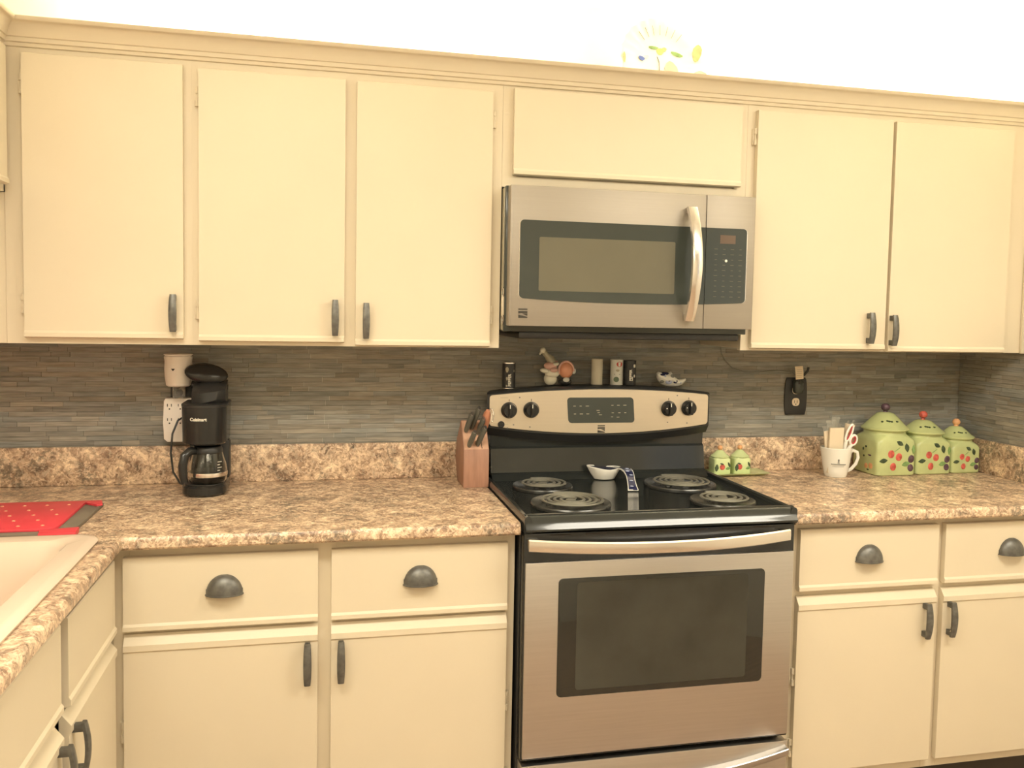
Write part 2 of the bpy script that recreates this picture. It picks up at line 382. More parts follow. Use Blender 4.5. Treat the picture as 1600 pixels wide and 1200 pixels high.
def hinge(t, x, z, y, s):
    """painted hinge knuckle beside a door edge, s = -1 when it sits left of the door"""
    bm = B(); box(bm, x+(0 if s > 0 else -0.011), x+(0.011 if s > 0 else 0), y-0.005, y+0.0005, z-0.024, z+0.024, 0.001)
    tube(bm, [(x+s*0.003, y-0.009, z-0.025), (x+s*0.003, y-0.009, z-0.008)], 0.0048, 8)
    tube(bm, [(x+s*0.003, y-0.009, z+0.008), (x+s*0.003, y-0.009, z+0.025)], 0.0048, 8)
    tube(bm, [(x+s*0.003, y-0.0075, z-0.008), (x+s*0.003, y-0.0075, z+0.008)], 0.003, 8)
    return part('hinge', bm, M['paint'], t)
def face_frame(bm, x0, x1, z0, z1, y, openings, th=0.019):
    """frame boards around door openings, plus box carcass behind is made elsewhere"""
    xs = [x0]+[v for o in openings for v in o]+[x1]
    for a, b in zip(xs[::2], xs[1::2]): box(bm, a, b, y, y+th, z0, z1)
    for a, b in openings:
        box(bm, a, b, y, y+th, z1-0.045, z1); box(bm, a, b, y, y+th, z0, z0+0.03)
        box(bm, a, b, y+th*0.6, y+th, z0+0.03, z1-0.045)
def upper_cab(label, x0, x1, zb, zt, doors, frame=None, group='cream upper cabinets', depth=0.305, xl=None):
    """doors: (dx0, dx1, dz0, dz1, handle_x, hinge_side, hinge_zs)"""
    t = thing('upper_cabinet', label, 'cabinet', ((x0+x1)/2, -depth/2, zb), group, frame)
    bm = B(); box(bm, x0+0.001, x1-0.001, -depth+0.019, -0.009, zb+0.006, zt-0.012, 0.001, 1); part('carcass', bm, M['paint'], t)
    bm = B(); face_frame(bm, x0+0.00005, x1-0.00005, zb, zt, -depth, [(d[0]+0.012, d[1]-0.012) for d in doors]); part('face_frame', bm, M['paint'], t, smooth=False)
    for (a, b, c, e, hx, hs, hz) in doors:
        bm = B(); rail_bevel_door(bm, a, b, -depth-0.0008, c, e, 'up'); d = part('door', bm, M['paint'], t, smooth=False)
        if hx is not None: bow_handle(d, hx, c+0.069, -depth-0.0008-FT)
        for z in hz: hinge(d, a-0.0005 if hs < 0 else b+0.0005, z, -depth-0.0005, hs)
    return t
ZB, ZT = 1.343, 2.105
upper_cab('single-door cream upper cabinet in the left corner, above the coffee maker', -1.279, -0.833, ZB, ZT, [(-1.233, -0.853, 1.358, 2.071, -0.876, -1, (1.995, 1.445))])
upper_cab('two-door cream upper cabinet just left of the microwave', -0.833, 0.0, ZB, ZT,
          [(-0.814, -0.4375, 1.353, 2.066, -0.462, -1, (1.993, 1.437)), (-0.407, -0.031, 1.346, 2.064, -0.379, 1, (1.989, 1.437))])
upper_cab('short cream cabinet with one wide door above the microwave', 0.0005, 0.757, 1.803, ZT, [(0.030, 0.731, 1.835, 2.078, None, 1, ())])
upper_cab('two-door cream upper cabinet right of the microwave, above the green canisters', 0.7575, XR-0.001, ZB, ZT,
          [(0.7835, 1.247, 1.349, 2.070, 1.186, -1, (1.991,)), (1.2585, 1.694, 1.343, 2.067, 1.268, 1, ())])
bm = B(); box(bm, XR-0.030, XR-0.002, -0.318, -0.3055, ZB-0.002, ZT-0.02, 0.003)
o = struct('trim_1', bm, M['paint'])
# left run of wall cabinets (frame L: x = world y, -y = distance from the left wall)
upper_cab('cream upper cabinet on the left wall beside the corner, short and high over the sink', -1.25, -0.310, 1.725, ZT,
          [(-0.765, -0.340, 1.739, 2.080, None, 1, ()), (-1.21, -0.785, 1.739, 2.080, None, 1, ())], frame='L')
bm = B(); box(bm, XW+0.002, -1.2795, -0.303, -0.286, ZB, 1.7245, 0.0005, 1)
box(bm, XW+0.002, -1.2795, -0.286, -0.009, ZB+0.006, 1.7245)
solo('corner_filler_panel', bm, M['paint'], 'plain cream filler panel in the left corner under the high cabinet', 'panel', (-1.43, -0.15, ZB))
# deck over the cabinets
bm = B(); box(bm, XW+0.001, XR-0.001, -0.304, -0.001, ZT-0.0115, ZT, 0); box(bm, XW+0.001, -1.281, -1.25, -0.3045, ZT+0.0005, ZT+0.01)
struct('trim_2', bm, M['paint'], False)
# crown moulding, mitred at the left corner
CP = [(0.0, 2.086), (0.006, 2.088), (0.008, 2.096), (0.014, 2.098), (0.016, 2.108), (0.021, 2.110), (0.024, 2.116)]
CP += [(0.024+0.030*(1-math.cos(t))*0.5+0.014*t/1.57, 2.116+0.026*math.sin(t)) for t in [1.57*k/6 for k in range(1, 7)]]
CP += [(0.056, 2.144), (0.059, 2.153), (0.044, 2.154), (0.028, 2.136), (0.0, 2.118)]
CP = [(d*0.74, z) for d, z in CP]
bm = B(); xc = -1.28; yc = -0.3055
rings = [[(xc+d, -1.25, z) for d, z in CP], [(xc+d, yc-d, z) for d, z in CP], [(XR-0.001, yc-d, z) for d, z in CP]]
loft(bm, rings)
struct('trim_3', bm, M['paint'])

# ---- base cabinets
def base_cab(label, x0, x1, units, frame=None, depth=0.60, zt=0.875, drawer_cups=True, name='base_cabinet'):
    """units: (a, b, drawer z0, z1, door z0, z1, handle_x, hinge_side, cup_x)"""
    t = thing(name, label, 'cabinet', ((x0+x1)/2, -depth/2, 0), 'cream base cabinets', frame)
    bm = B()
    if frame == 'L':
        for q in (x0+0.001, x1-0.017): box(bm, q, q+0.016, -depth+0.019, -0.02, 0.13, zt-0.002)
        box(bm, x0+0.017, x1-0.017, -depth+0.019, -0.02, 0.13, 0.146); box(bm, x0+0.017, x1-0.017, -0.03, -0.02, 0.146, zt-0.002)
    else: box(bm, x0+0.001, x1-0.001, -depth+0.019, -0.02, 0.13, zt-0.002, 0.0005, 1)
    part('carcass', bm, M['paint'], t)
    bm = B(); box(bm, x0+0.001, x1-0.001, -depth+0.07, -0.03, 0.0, 0.1295, 0); part('toe_kick', bm, M['dark'], t, smooth=False)
    bm = B()
    xs = [x0]+[v for u in units for v in (u[0]+0.012, u[1]-0.012)]+[x1]
    for a, b in zip(xs[::2], xs[1::2]): box(bm, a, b, -depth, -depth+0.019, 0.13, zt, 0.0006, 1)
    for u in units:
        a, b = u[0]+0.012, u[1]-0.012
        for z0, z1 in ((0.13, 0.175), (u[5]-0.005, u[2]+0.012), (u[3]-0.012, zt)): box(bm, a, b, -depth, -depth+0.019, z0, z1, 0.0006, 1)
    part('face_frame', bm, M['paint'], t)
    for (a, b, dz0, dz1, z0, z1, hx, hs, cx) in units:
        y = -depth-0.0008
        bm = B(); rail_bevel_door(bm, a, b, y, dz0, dz1, 'up'); dr = part('drawer', bm, M['paint'], t, smooth=False)
        if cx is not None: cup_pull(dr, cx, 0.765, y-FT)
        bm = B(); rail_bevel_door(bm, a, b, y, z0, z1, 'base'); d = part('door', bm, M['paint'], t, smooth=False)
        bow_handle(d, hx, 0.583 if frame is None else 0.60, y-FT, 0.102)
        for z in (0.44, 0.235): hinge(d, a-0.0005 if hs < 0 else b+0.0005, z, y+0.0003, hs)
    return t
base_cab('cream base cabinet with two drawers and two doors left of the range', -0.970, -0.008,
         [(-0.945, -0.503, 0.6825, 0.859, 0.16, 0.673, -0.527, -1, -0.720), (-0.471, -0.030, 0.6825, 0.859, 0.16, 0.673, -0.447, 1, -0.253)])
base_cab('cream base cabinet with two drawers and two doors right of the range', 0.764, XR-0.002,
         [(0.7995, 1.243, 0.684, 0.8597, 0.16, 0.669, 1.205, -1, 1.016), (1.266, 1.710, 0.684, 0.8597, 0.16, 0.669, 1.287, 1, 1.490)])
base_cab('cream sink base cabinet on the left wall with two false drawer fronts', -2.3, -0.6035,
         [(-1.022, -0.645, 0.690, 0.862, 0.16, 0.676, -1.000, 1, None), (-1.455, -1.068, 0.700, 0.866, 0.16, 0.676, -1.095, -1, None), (-1.90, -1.49, 0.700, 0.866, 0.16, 0.676, -1.87, 1, None)],
         frame='L', depth=0.610)
bm = B(); box(bm, XW+0.001, -0.971, -0.599, -0.02, 0.0, 0.872); solo('corner_base_cabinet', bm, M['paint'], 'blind corner base cabinet hidden under the left corner of the countertop', 'cabinet', (-1.28, -0.3, 0))

# ---- worktops
SX0, SX1, SY0, SY1 = -1.50, -1.000, -1.52, -0.652     # sink cut-out
def nose(bm, axis, a0, a1, e, sgn, zt, th=0.030):
    p = [(e, zt), (e+sgn*0.008, zt-0.001), (e+sgn*0.0125, zt-0.006), (e+sgn*0.014, zt-0.013), (e+sgn*0.014, zt-th+0.005), (e+sgn*0.010, zt-th), (e, zt-th)]
    if axis == 'x': prism(bm, p, 'x', a0, a1)
    else: prism(bm, p, 'y', a0, a1)
bm = B(); zt = 0.915; z0 = 0.885
box(bm, XW+0.001, -0.953, -0.6368, -0.0005, z0, zt); box(bm, -0.953, -0.005, -0.6368, -0.0005, z0, zt)
box(bm, XW+0.001, SX0, SY0, -0.6368, z0, zt); box(bm, SX1, -0.953, SY0, -0.6368, z0, zt); box(bm, SX0, SX1, SY1, -0.6368, z0, zt); box(bm, XW+0.001, -0.953, -2.3, SY0, z0, zt)
nose(bm, 'x', -0.953, -0.005, -0.6368, -1, zt)
nose(bm, 'y', -2.3, -0.6368, -0.953, 1, zt)
bmesh.ops.remove_doubles(bm, verts=bm.verts[:], dist=1e-5)
ctl = thing('countertop', 'L-shaped brown speckled countertop left of the range, round the sink', 'countertop', (-0.8, -0.3, z0))
part('slab', bm, M['granite'], ctl)
bm = B(); box(bm, XW+0.0215, -0.005, -0.0205, -0.007, zt+0.0003, 1.029, 0.003); part('backsplash', bm, M['granite'], ctl)
bm = B(); box(bm, XW+0.001, XW+0.021, -2.3, -0.007, zt+0.0003, 1.029, 0.003); part('backsplash', bm, M['granite'], ctl)
bm = B(); zr = 0.912; box(bm, 0.763, XR-0.001, -0.6368, -0.0005, zr-0.030, zr); nose(bm, 'x', 0.763, XR-0.001, -0.6368, -1, zr)
bmesh.ops.remove_doubles(bm, verts=bm.verts[:], dist=1e-5)
ctr = thing('countertop', 'brown speckled countertop right of the range, under the green canisters', 'countertop', (1.28, -0.3, zr-0.03))
part('slab', bm, M['granite'], ctr)
bm = B(); box(bm, 0.763, XR-0.022, -0.0205, -0.007, zr+0.0003, 1.029, 0.003); part('backsplash', bm, M['granite'], ctr)
bm = B(); box(bm, XR-0.0205, XR-0.007, -0.6368, -0.007, zr+0.0003, 1.029, 0.003); part('backsplash', bm, M['granite'], ctr)

# ---- sink
t = thing('kitchen_sink', 'white enamel drop-in sink in the left worktop', 'sink', (-1.24, -1.08, 0.915))
def rr(x0, x1, y0, y1, r, z): return [(a, b, z) for a, b in rrect(x0, x1, y0, y1, r, 6)]
bm = B()
rings = [rr(-1.535, -0.982, -1.545, -0.645, 0.045, 0.9155), rr(-1.537, -0.980, -1.547, -0.643, 0.046, 0.921), rr(-1.531, -0.986, -1.541, -0.649, 0.042, 0.927), rr(-1.515, -1.000, -1.527, -0.662, 0.04, 0.929),
         rr(-1.490, -1.032, -1.500, -0.695, 0.05, 0.926), rr(-1.480, -1.042, -1.490, -0.705, 0.05, 0.915), rr(-1.470, -1.052, -1.480, -0.715, 0.055, 0.86), rr(-1.455, -1.067, -1.465, -0.73, 0.06, 0.76), rr(-1.42, -1.10, -1.43, -0.765, 0.06, 0.735)]
vr = loft(bm, rings, cap=False); bm.faces.new(vr[-1])
part('basin', bm, M['sink'], t)
bm = B(); lathe(bm, [(0, 0.7355), (0.04, 0.7355), (0.045, 0.738), (0.03, 0.739), (0, 0.7375)], (-1.26, -1.08, 0)); part('drain', bm, M['chrome'], t)

# ================================================================ RANGE
t = thing('electric_range', 'stainless and black electric coil range between the base cabinets', 'stove', (0.378, -0.33, 0))
bm = B(); box(bm, 0.0005, 0.7565, -0.618, -0.03, 0.04, 0.892, 0.002); box(bm, 0.03, 0.73, -0.58, -0.06, 0.0, 0.04); part('body', bm, M['blackp'], t)
bm = B()
prof = [(-0.032, 0.893), (-0.032, 0.922), (-0.11, 0.922), (-0.600, 0.922), (-0.612, 0.926), (-0.622, 0.933), (-0.640, 0.9365), (-0.653, 0.9355), (-0.661, 0.931), (-0.673, 0.909), (-0.677, 0.903), (-0.676, 0.898), (-0.668, 0.894), (-0.655, 0.893)]
prism(bm, prof, 'x', 0.003, 0.754)
for s in (0, 1):
    xs = (0.0005, 0.020) if s == 0 else (0.737, 0.7565)
    pr = [(xs[0], 0.893), (xs[0], 0.928), (xs[0]+0.003, 0.934), (xs[0]+0.009, 0.936), (xs[1]-0.004, 0.933), (xs[1], 0.922), (xs[1], 0.893)] if s == 0 else \
         [(xs[0], 0.893), (xs[0], 0.922), (xs[0]+0.004, 0.933), (xs[1]-0.009, 0.936), (xs[1]-0.003, 0.934), (xs[1], 0.928), (xs[1], 0.893)]
    prism(bm, pr, 'y', -0.668, -0.035)
part('cooktop', bm, M['enamel'], t)
def burner(cx, cy, rr_, turns):
    zc = 0.9325
    bm = B(); lathe(bm, [(rr_*0.3, -0.004), (rr_*0.6, -0.006), (rr_+0.004, -0.0035), (rr_+0.010, 0.0), (rr_+0.013, 0.0005), (rr_+0.015, -0.003), (rr_+0.014, -0.0095), (rr_*0.3, -0.0098)], (cx, cy, zc-0.0005), 48)
    pan = part('drip_pan', bm, M['pan'], t)
    bm = B(); pts = []
    N = int(turns*30); r0 = 0.022
    for k in range(N+1):
        f = k/N; r = lerp(r0, rr_-0.003, f); a = 2*math.pi*turns*f+0.6; pts.append((cx+r*math.cos(a), cy+r*math.sin(a), zc+0.0065))
    tube(bm, pts, 0.0028, 6, rx=0.0044, up=(0, 0, 1))
    lathe(bm, [(0, 0.004), (0.013, 0.003), (0.014, 0.006), (0.010, 0.0075), (0, 0.0075)], (cx, cy, zc), 20)
    part('coil', bm, M['coil'], t)
    bm = B()
    for k in range(3):
        a = R(90+120*k); p0 = Vector((cx+0.010*math.cos(a), cy+0.010*math.sin(a), zc+0.002)); p1 = Vector((cx+(rr_-0.003)*math.cos(a), cy+(rr_-0.003)*math.sin(a), zc+0.003))
        tube(bm, [p0, p1], 0.0022, 6)
    part('coil_support', bm, M['pan'], t)
burner(0.169, -0.500, 0.096, 4.2); burner(0.150, -0.262, 0.076, 3.2); burner(0.581, -0.285, 0.096, 4.2); burner(0.606, -0.527, 0.077, 3.2)
# back guard
bm = B(); prism(bm, [(-0.03, 0.9225), (-0.150, 0.9225), (-0.132, 0.940), (-0.120, 0.944), (-0.108, 1.018), (-0.098, 1.024), (-0.100, 1.075), (-0.03, 1.075)], 'x', 0.020, 0.738); part('back_guard', bm, M['enamel'], t)
def ptop(x): u = (x-0.378)/0.37; return 1.2095-0.020*u*u
def pbot(x): u = (x-0.378)/0.37; return 1.064+0.027*u*u
def pyy(x): u = (x-0.378)/0.37; return -0.140+0.012*u*u
bm = B(); xs = [0.004+0.742*k/28 for k in range(29)]
cols = []
for x in xs:
    yf = pyy(x)+0.0035; xb = 0.378+(x-0.378)*0.93; e = 0.004
    cols.append([(xb, -0.030, pbot(x)-0.020), (x, yf+0.020, pbot(x)-0.028), (x, yf, pbot(x)-0.003), (x, yf, ptop(x)+0.001), (x, yf+0.008, ptop(x)+0.006), (xb, -0.030, ptop(x)+0.006)])
loft(bm, cols)
hs = part('control_housing', bm, M['blackp'], t)
def outline(x0, x1, bot, top, rl, rr_, n=16):
    """closed outline between two height functions with rounded ends; the same radius top and bottom"""
    pts = []
    def corner(cx, cz, r, a):
        return [(cx+r*math.cos(R(a+90*k/6)), cz+r*math.sin(R(a+90*k/6))) for k in range(7)] if r else [(cx, cz)]
    for k in range(n+1): x = lerp(x0+rl, x1-rr_, k/n); pts.append((x, bot(x)))
    if rr_: pts += corner(x1-rr_, bot(x1)+rr_, rr_, -90)[1:]+corner(x1-rr_, top(x1)-rr_, rr_, 0)[:-1]
    for k in range(n+1): x = lerp(x1-rr_, x0+rl, k/n); pts.append((x, top(x)))
    if rl: pts += corner(x0+rl, top(x0)-rl, rl, 90)[1:]+corner(x0+rl, bot(x0)+rl, rl, 180)[:-1]
    return pts
def panel_outline(i): return outline(0.010+i, 0.739-i, lambda x: pbot(x)+0.003+i, lambda x: ptop(x)-0.001-i, 0.008, 0.008, 26)
bm = B(); cols = []; x0, x1, r = 0.010, 0.739, 0.009
xs2 = [x0+r*(1-math.cos(R(90*k/6))) for k in range(7)]+[lerp(x0+r, x1-r, k/26) for k in range(1, 26)]+[x1-r+r*math.sin(R(90*k/6)) for k in range(7)]
for x in xs2:
    d = max(0.0, r-min(x-x0, x1-x)); c = r-math.sqrt(max(0, r*r-d*d)); zb, zt2 = pbot(x)+0.003+c, ptop(x)-0.001-c; y = pyy(x); e = 0.001
    cols.append([(x, y+0.003, zb), (x, y-0.0006, zb), (x, y-0.0016, zb+e), (x, y-0.0016, zt2-e), (x, y-0.0006, zt2), (x, y+0.003, zt2)])
loft(bm, cols)
fp = part('control_panel', bm, M['steel_panel'], t)
bm = B(); cols = []; x0, x1, r = 0.2585, 0.4785, 0.011
xs2 = [x0+r*(1-math.cos(R(90*k/6))) for k in range(7)]+[lerp(x0+r, x1-r, k/8) for k in range(1, 8)]+[x1-r+r*math.sin(R(90*k/6)) for k in range(7)]
for x in xs2:
    d = max(0.0, r-min(x-x0, x1-x)); c = r-math.sqrt(max(0, r*r-d*d)); zb, zt2 = 1.101+c, 1.182-c; sk = lambda z: x+(1.1415-z)*0.08
    cols.append([(sk(zb), pyy(x)+0.0005, zb), (sk(zb), pyy(x)-0.0026, zb), (sk(zt2), pyy(x)-0.0026, zt2), (sk(zt2), pyy(x)+0.0005, zt2)])
loft(bm, cols); ds = part('display', bm, M['grey_glass'], t)
bm = B()
for gx, gz in [(0.28, 1.155), (0.300, 1.155), (0.322, 1.155), (0.282, 1.130), (0.303, 1.130), (0.324, 1.130), (0.405, 1.157), (0.425, 1.157), (0.447, 1.157), (0.407, 1.133), (0.429, 1.133), (0.449, 1.133), (0.405, 1.120), (0.425, 1.119), (0.358, 1.141), (0.360, 1.134), (0.366, 1.127)]:
    wd = random.uniform(0.003, 0.0055); box(bm, gx-wd, gx+wd, pyy(gx)-0.0031, pyy(gx)-0.0024, gz-0.0009, gz+0.0009)
part('touch_key_marks', bm, M['khaki'], ds, kind='stuff')
def logo(bm, cx, cz, s, y):
    h = s/2
    for a, b in ((0.36, 0.5), (0.02, 0.24)): box(bm, cx-h, cx+h, y, y+0.0012, cz+s*a, cz+s*b)
    prism(bm, [(cx-h, cz-h), (cx+h, cz-h), (cx+h, cz-h*0.75), (cx-h, cz-h*0.30)], 'y', y, y+0.0012)
    prism(bm, [(cx+h, cz-h*0.55), (cx+h, cz-0.01*s), (cx-h*0.15, cz-h*0.08)], 'y', y, y+0.0012)
    prism(bm, [(cx-h, cz-h*0.12), (cx-h*0.5, cz-h*0.12), (cx-h, cz-h*0.02)], 'y', y, y+0.0012)
bm = B(); logo(bm, 0.370, 1.0815, 0.024, pyy(0.37)-0.0022); part('emblem', bm, M['ink_k'], t)
for kx, kz in ((0.071, 1.1425), (0.141, 1.1435), (0.598, 1.145), (0.669, 1.1465)):
    y = pyy(kx)-0.0016
    bm = B(); lathe(bm, [(0, 0), (0.0255, 0), (0.0255, 0.004), (0.0235, 0.007), (0.021, 0.018), (0.019, 0.0205), (0, 0.0205)], (kx, y, kz), 36, axis='y')
    k = part('knob', bm, M['blackgloss'], t)
    bm = B(); box(bm, kx-0.0055, kx+0.0055, y-0.030, y-0.0195, kz-0.021, kz+0.021, 0.003); part('grip', bm, M['blackgloss'], k)
    bm = B(); box(bm, kx-0.0035, kx-0.0015, y-0.0312, y-0.0298, kz+0.008, kz+0.019); part('pointer', bm, M['ink_w'], k)
    bm = B(); box(bm, kx-0.001, kx+0.001, y-0.0004, y+0.0008, kz+0.027, kz+0.034); part('dial_mark', bm, M['ink_k'], t)
    if kx > 0.5:
        bm = B(); lathe(bm, [(0, 0), (0.0018, 0), (0.0018, 0.001), (0, 0.0012)], (kx-0.013, y-0.0195, kz+0.002), 10, axis='y'); part('indicator_dot', bm, M['ink_w'], k)
for kx, kz in ((0.104, 1.182), (0.067, 1.0865), (0.086, 1.097), (0.138, 1.0895), (0.596, 1.100), (0.665, 1.097), (0.628, 1.187)):
    bm = B(); y = pyy(kx)-0.0016; box(bm, kx-0.0022, kx+0.0022, y-0.0004, y+0.0006, kz-0.002, kz+0.002); part('burner_symbol', bm, M['ink_g'], t)
for kx, kz, wd in ((0.062, 1.181, 0.018), (0.064, 1.098, 0.006), (0.030, 1.100, 0.007)):
    bm = B(); y = pyy(kx)-0.0016; box(bm, kx-wd, kx+wd, y-0.0003, y+0.0006, kz-0.0006, kz+0.0006); part('printed_line', bm, M['khaki'], t)
bm = B(); kx, kz = 0.047, 1.098; y = pyy(kx)-0.0016
lathe(bm, [(0, 0), (0.0105, 0), (0.0105, 0.003), (0.009, 0.004), (0.0065, 0.0035), (0.006, 0.0055), (0, 0.006)], (kx, y, kz), 24, axis='y'); part('oven_light_button', bm, M['blackp'], t)
# oven door
bm = B(); box(bm, 0.002, 0.755, -0.660, -0.619, 0.300, 0.8895, 0.003); door = part('oven_door', bm, M['blackgloss'], t)
bm = B(); box(bm, 0.0055, 0.7515, -0.6675, -0.658, 0.308, 0.8165, 0.002); part('steel_panel', bm, M['steel'], door)
bm = B(); prism(bm, rrect(0.092, 0.666, 0.4645, 0.7735, 0.012), 'y', -0.6700, -0.664, 0.0006); part('window', bm, M['oven_glass'], door)
bm = B(); prism(bm, rrect(0.141, 0.617, 0.481, 0.762, 0.008), 'y', -0.6706, -0.668); part('inner_window', bm, M['oven_inner'], door)
bm = B(); rings = []
for k in range(25):
    u = -1+2*k/24; x = 0.3655+u*0.3585; y = -0.690-0.040*(1-u*u); z = 0.8675-0.007*(1-u*u); h = 0.0155; th = 0.006
    rings.append([(x, y+th, z-h+0.003), (x, y, z-h), (x, y-th*0.8, z-h+0.003), (x, y-th, z), (x, y-th*0.8, z+h-0.003), (x, y, z+h), (x, y+th, z+h-0.003)])
loft(bm, rings)
for s in (0.022, 0.709): box(bm, s-0.014, s+0.014, -0.692, -0.6595, 0.855, 0.880, 0.003)
part('door_handle', bm, M['chrome'], door)
bm = B(); 
for k in range(7): x = 0.07+k*0.094; box(bm, x, x+0.055, -0.6612, -0.6595, 0.8835, 0.8865)
part('vent_slot', bm, M['slot'], door)
bm = B(); box(bm, 0.004, 0.753, -0.6670, -0.619, 0.060, 0.289, 0.003); dw = part('storage_drawer', bm, M['steel'], t)
bm = B()
xs = [0.012+0.733*k/24 for k in range(25)]
topz = lambda x: 0.231+0.047*((x-0.378)/0.367)**2
rings = [[(x, -0.6665, topz(x)-0.030) for x in xs]+[(x, -0.6665, topz(x)) for x in xs[::-1]],
         [(x, -0.684, topz(x)-0.022) for x in xs]+[(x, -0.688, topz(x)-0.001) for x in xs[::-1]],
         [(x, -0.686, topz(x)-0.020) for x in xs]+[(x, -0.690, topz(x)-0.003) for x in xs[::-1]]]
loft(bm, rings); part('drawer_handle', bm, M['steel'], dw)

# ================================================================ MICROWAVE
t = thing('microwave', 'stainless over-the-range microwave with a curved handle above the stove', 'microwave', (0.378, -0.19, 1.385))
bm = B(); box(bm, 0.0055, 0.7535, -0.345, -0.010, 1.392, 1.8015, 0.002); part('case', bm, M['grey_glass'], t)
bm = B(); box(bm, 0.004, 0.009, -0.330, -0.270, 1.395, 1.798, 0.001); box(bm, 0.003, 0.010, -0.258, -0.238, 1.395, 1.798, 0.001); part('side_strip', bm, M['khaki'], t)
bm = B(); box(bm, 0.050, 0.735, -0.34, -0.02, 1.372, 1.3925, 0.006); part('underside_vent', bm, M['blackp'], t)
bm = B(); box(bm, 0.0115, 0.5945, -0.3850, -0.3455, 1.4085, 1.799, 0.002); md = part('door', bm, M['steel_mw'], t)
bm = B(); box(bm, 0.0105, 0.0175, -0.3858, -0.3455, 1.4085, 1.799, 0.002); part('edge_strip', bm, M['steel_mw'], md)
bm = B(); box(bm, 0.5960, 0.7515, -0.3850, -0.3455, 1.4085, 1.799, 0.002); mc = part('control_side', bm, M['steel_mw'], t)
def cbot(x): return 1.4765+0.010*((x-0.381)/0.343)**2
def mwglass(bm, x0, x1, rl, rr__, y0, y1): prism(bm, outline(x0, x1, cbot, lambda x: 1.704, rl, rr__, 20), 'y', y0, y1)
bm = B(); mwglass(bm, 0.0365, 0.5945, 0.012, 0, -0.3859, -0.3842); part('glass_trim', bm, M['chrome'], md)
bm = B(); mwglass(bm, 0.0385, 0.5945, 0.011, 0, -0.3868, -0.3845); part('glass', bm, M['grey_glass'], md)
bm = B(); prism(bm, rrect(0.094, 0.500, 1.508, 1.658, 0.004), 'y', -0.3874, -0.386); part('window', bm, M['grey_mesh'], md)
bm = B(); mwglass(bm, 0.5960, 0.7275, 0, 0.012, -0.3859, -0.3842); part('glass_trim', bm, M['chrome'], mc)
bm = B(); mwglass(bm, 0.5960, 0.7255, 0, 0.011, -0.3868, -0.3845); kp = part('keypad', bm, M['grey_glass'], mc)
bm = B(); box(bm, 0.640, 0.689, -0.3874, -0.386, 1.659, 1.684); part('clock_display', bm, M['red_led'], mc)
bm = B()
for r_ in range(10):
    for c_ in range(4):
        x = 0.628+c_*0.026; z = 1.643-r_*0.0155; wd = random.uniform(0.003, 0.006)
        box(bm, x-wd, x+wd, -0.3872, -0.3862, z-0.0008, z+0.0008)
part('key_mark', bm, M['grey_mesh'], mc, kind='stuff')
bm = B(); lathe(bm, [(0, 0), (0.0042, 0), (0.0038, 0.0012), (0, 0.0014)], (0.661, -0.3866, 1.609), 14, axis='y'); part('start_key', bm, M['ink_w'], mc)
bm = B(); logo(bm, 0.0505, 1.4440, 0.026, -0.3862); part('emblem', bm, M['ink_k'], md)
bm = B(); rings = []
for k in range(21):
    u = -1+2*k/20; z = 1.5950+u*0.165; y = -0.402-0.047*(1-u*u); x = 0.5430; h = 0.0165-0.001*abs(u); th = 0.006
    rings.append([(x-h, y+th*0.6, z), (x-h+0.002, y-th*0.6, z), (x-h*0.5, y-th, z), (x+h*0.5, y-th, z), (x+h-0.002, y-th*0.6, z), (x+h, y+th*0.6, z)])
loft(bm, rings)
for z in (1.440, 1.750): box(bm, 0.530, 0.556, -0.404, -0.3848, z-0.010, z+0.010, 0.003)
part('handle', bm, M['chrome'], md)
# small tool hanging on the microwave's left side
t = thing('hanging_clip_tool', 'small cream handle with wire loops hanging at the left side of the microwave', 'tool', (0.0, -0.328, 1.46))
bm = B(); box(bm, -0.0015, 0.0055, -0.345, -0.333, 1.437, 1.492, 0.002); part('grip', bm, M['paint'], t)
bm = B(); tube(bm, arc(lambda a: (0.002, -0.339+0.010*math.sin(a), 1.502-0.014*math.cos(a)), 16, 0, 2*math.pi)[:-1], 0.0015, 6, closed=True); part('wire_loop', bm, M['chrome'], t)
bm = B(); tube(bm, arc(lambda a: (0.002, -0.339+0.010*math.sin(a), 1.425-0.014*math.cos(a)), 16, 0, 2*math.pi)[:-1], 0.0015, 6, closed=True); part('wire_loop', bm, M['chrome'], t)

# cabinet-top tube lamps (hidden behind the crown) whose light floods the wall
for i, x in enumerate((-0.50, 1.22)):
    t = thing('tube_lamp', ('tube lamp lying on the cabinet tops left of the decorative plate', 'tube lamp lying on the cabinet tops right of the decorative plate')[i], 'light', (x, -0.15, ZT))
    bm = B(); box(bm, x-0.52, x+0.52, -0.175, -0.125, ZT+0.0005, ZT+0.016, 0.003); part('batten', bm, M['white_p'], t)
    bm = B(); tube(bm, [(x-0.50, -0.15, ZT+0.025), (x+0.50, -0.15, ZT+0.025)], 0.008, 10); part('lamp_tube', bm, M['lamp'], t)

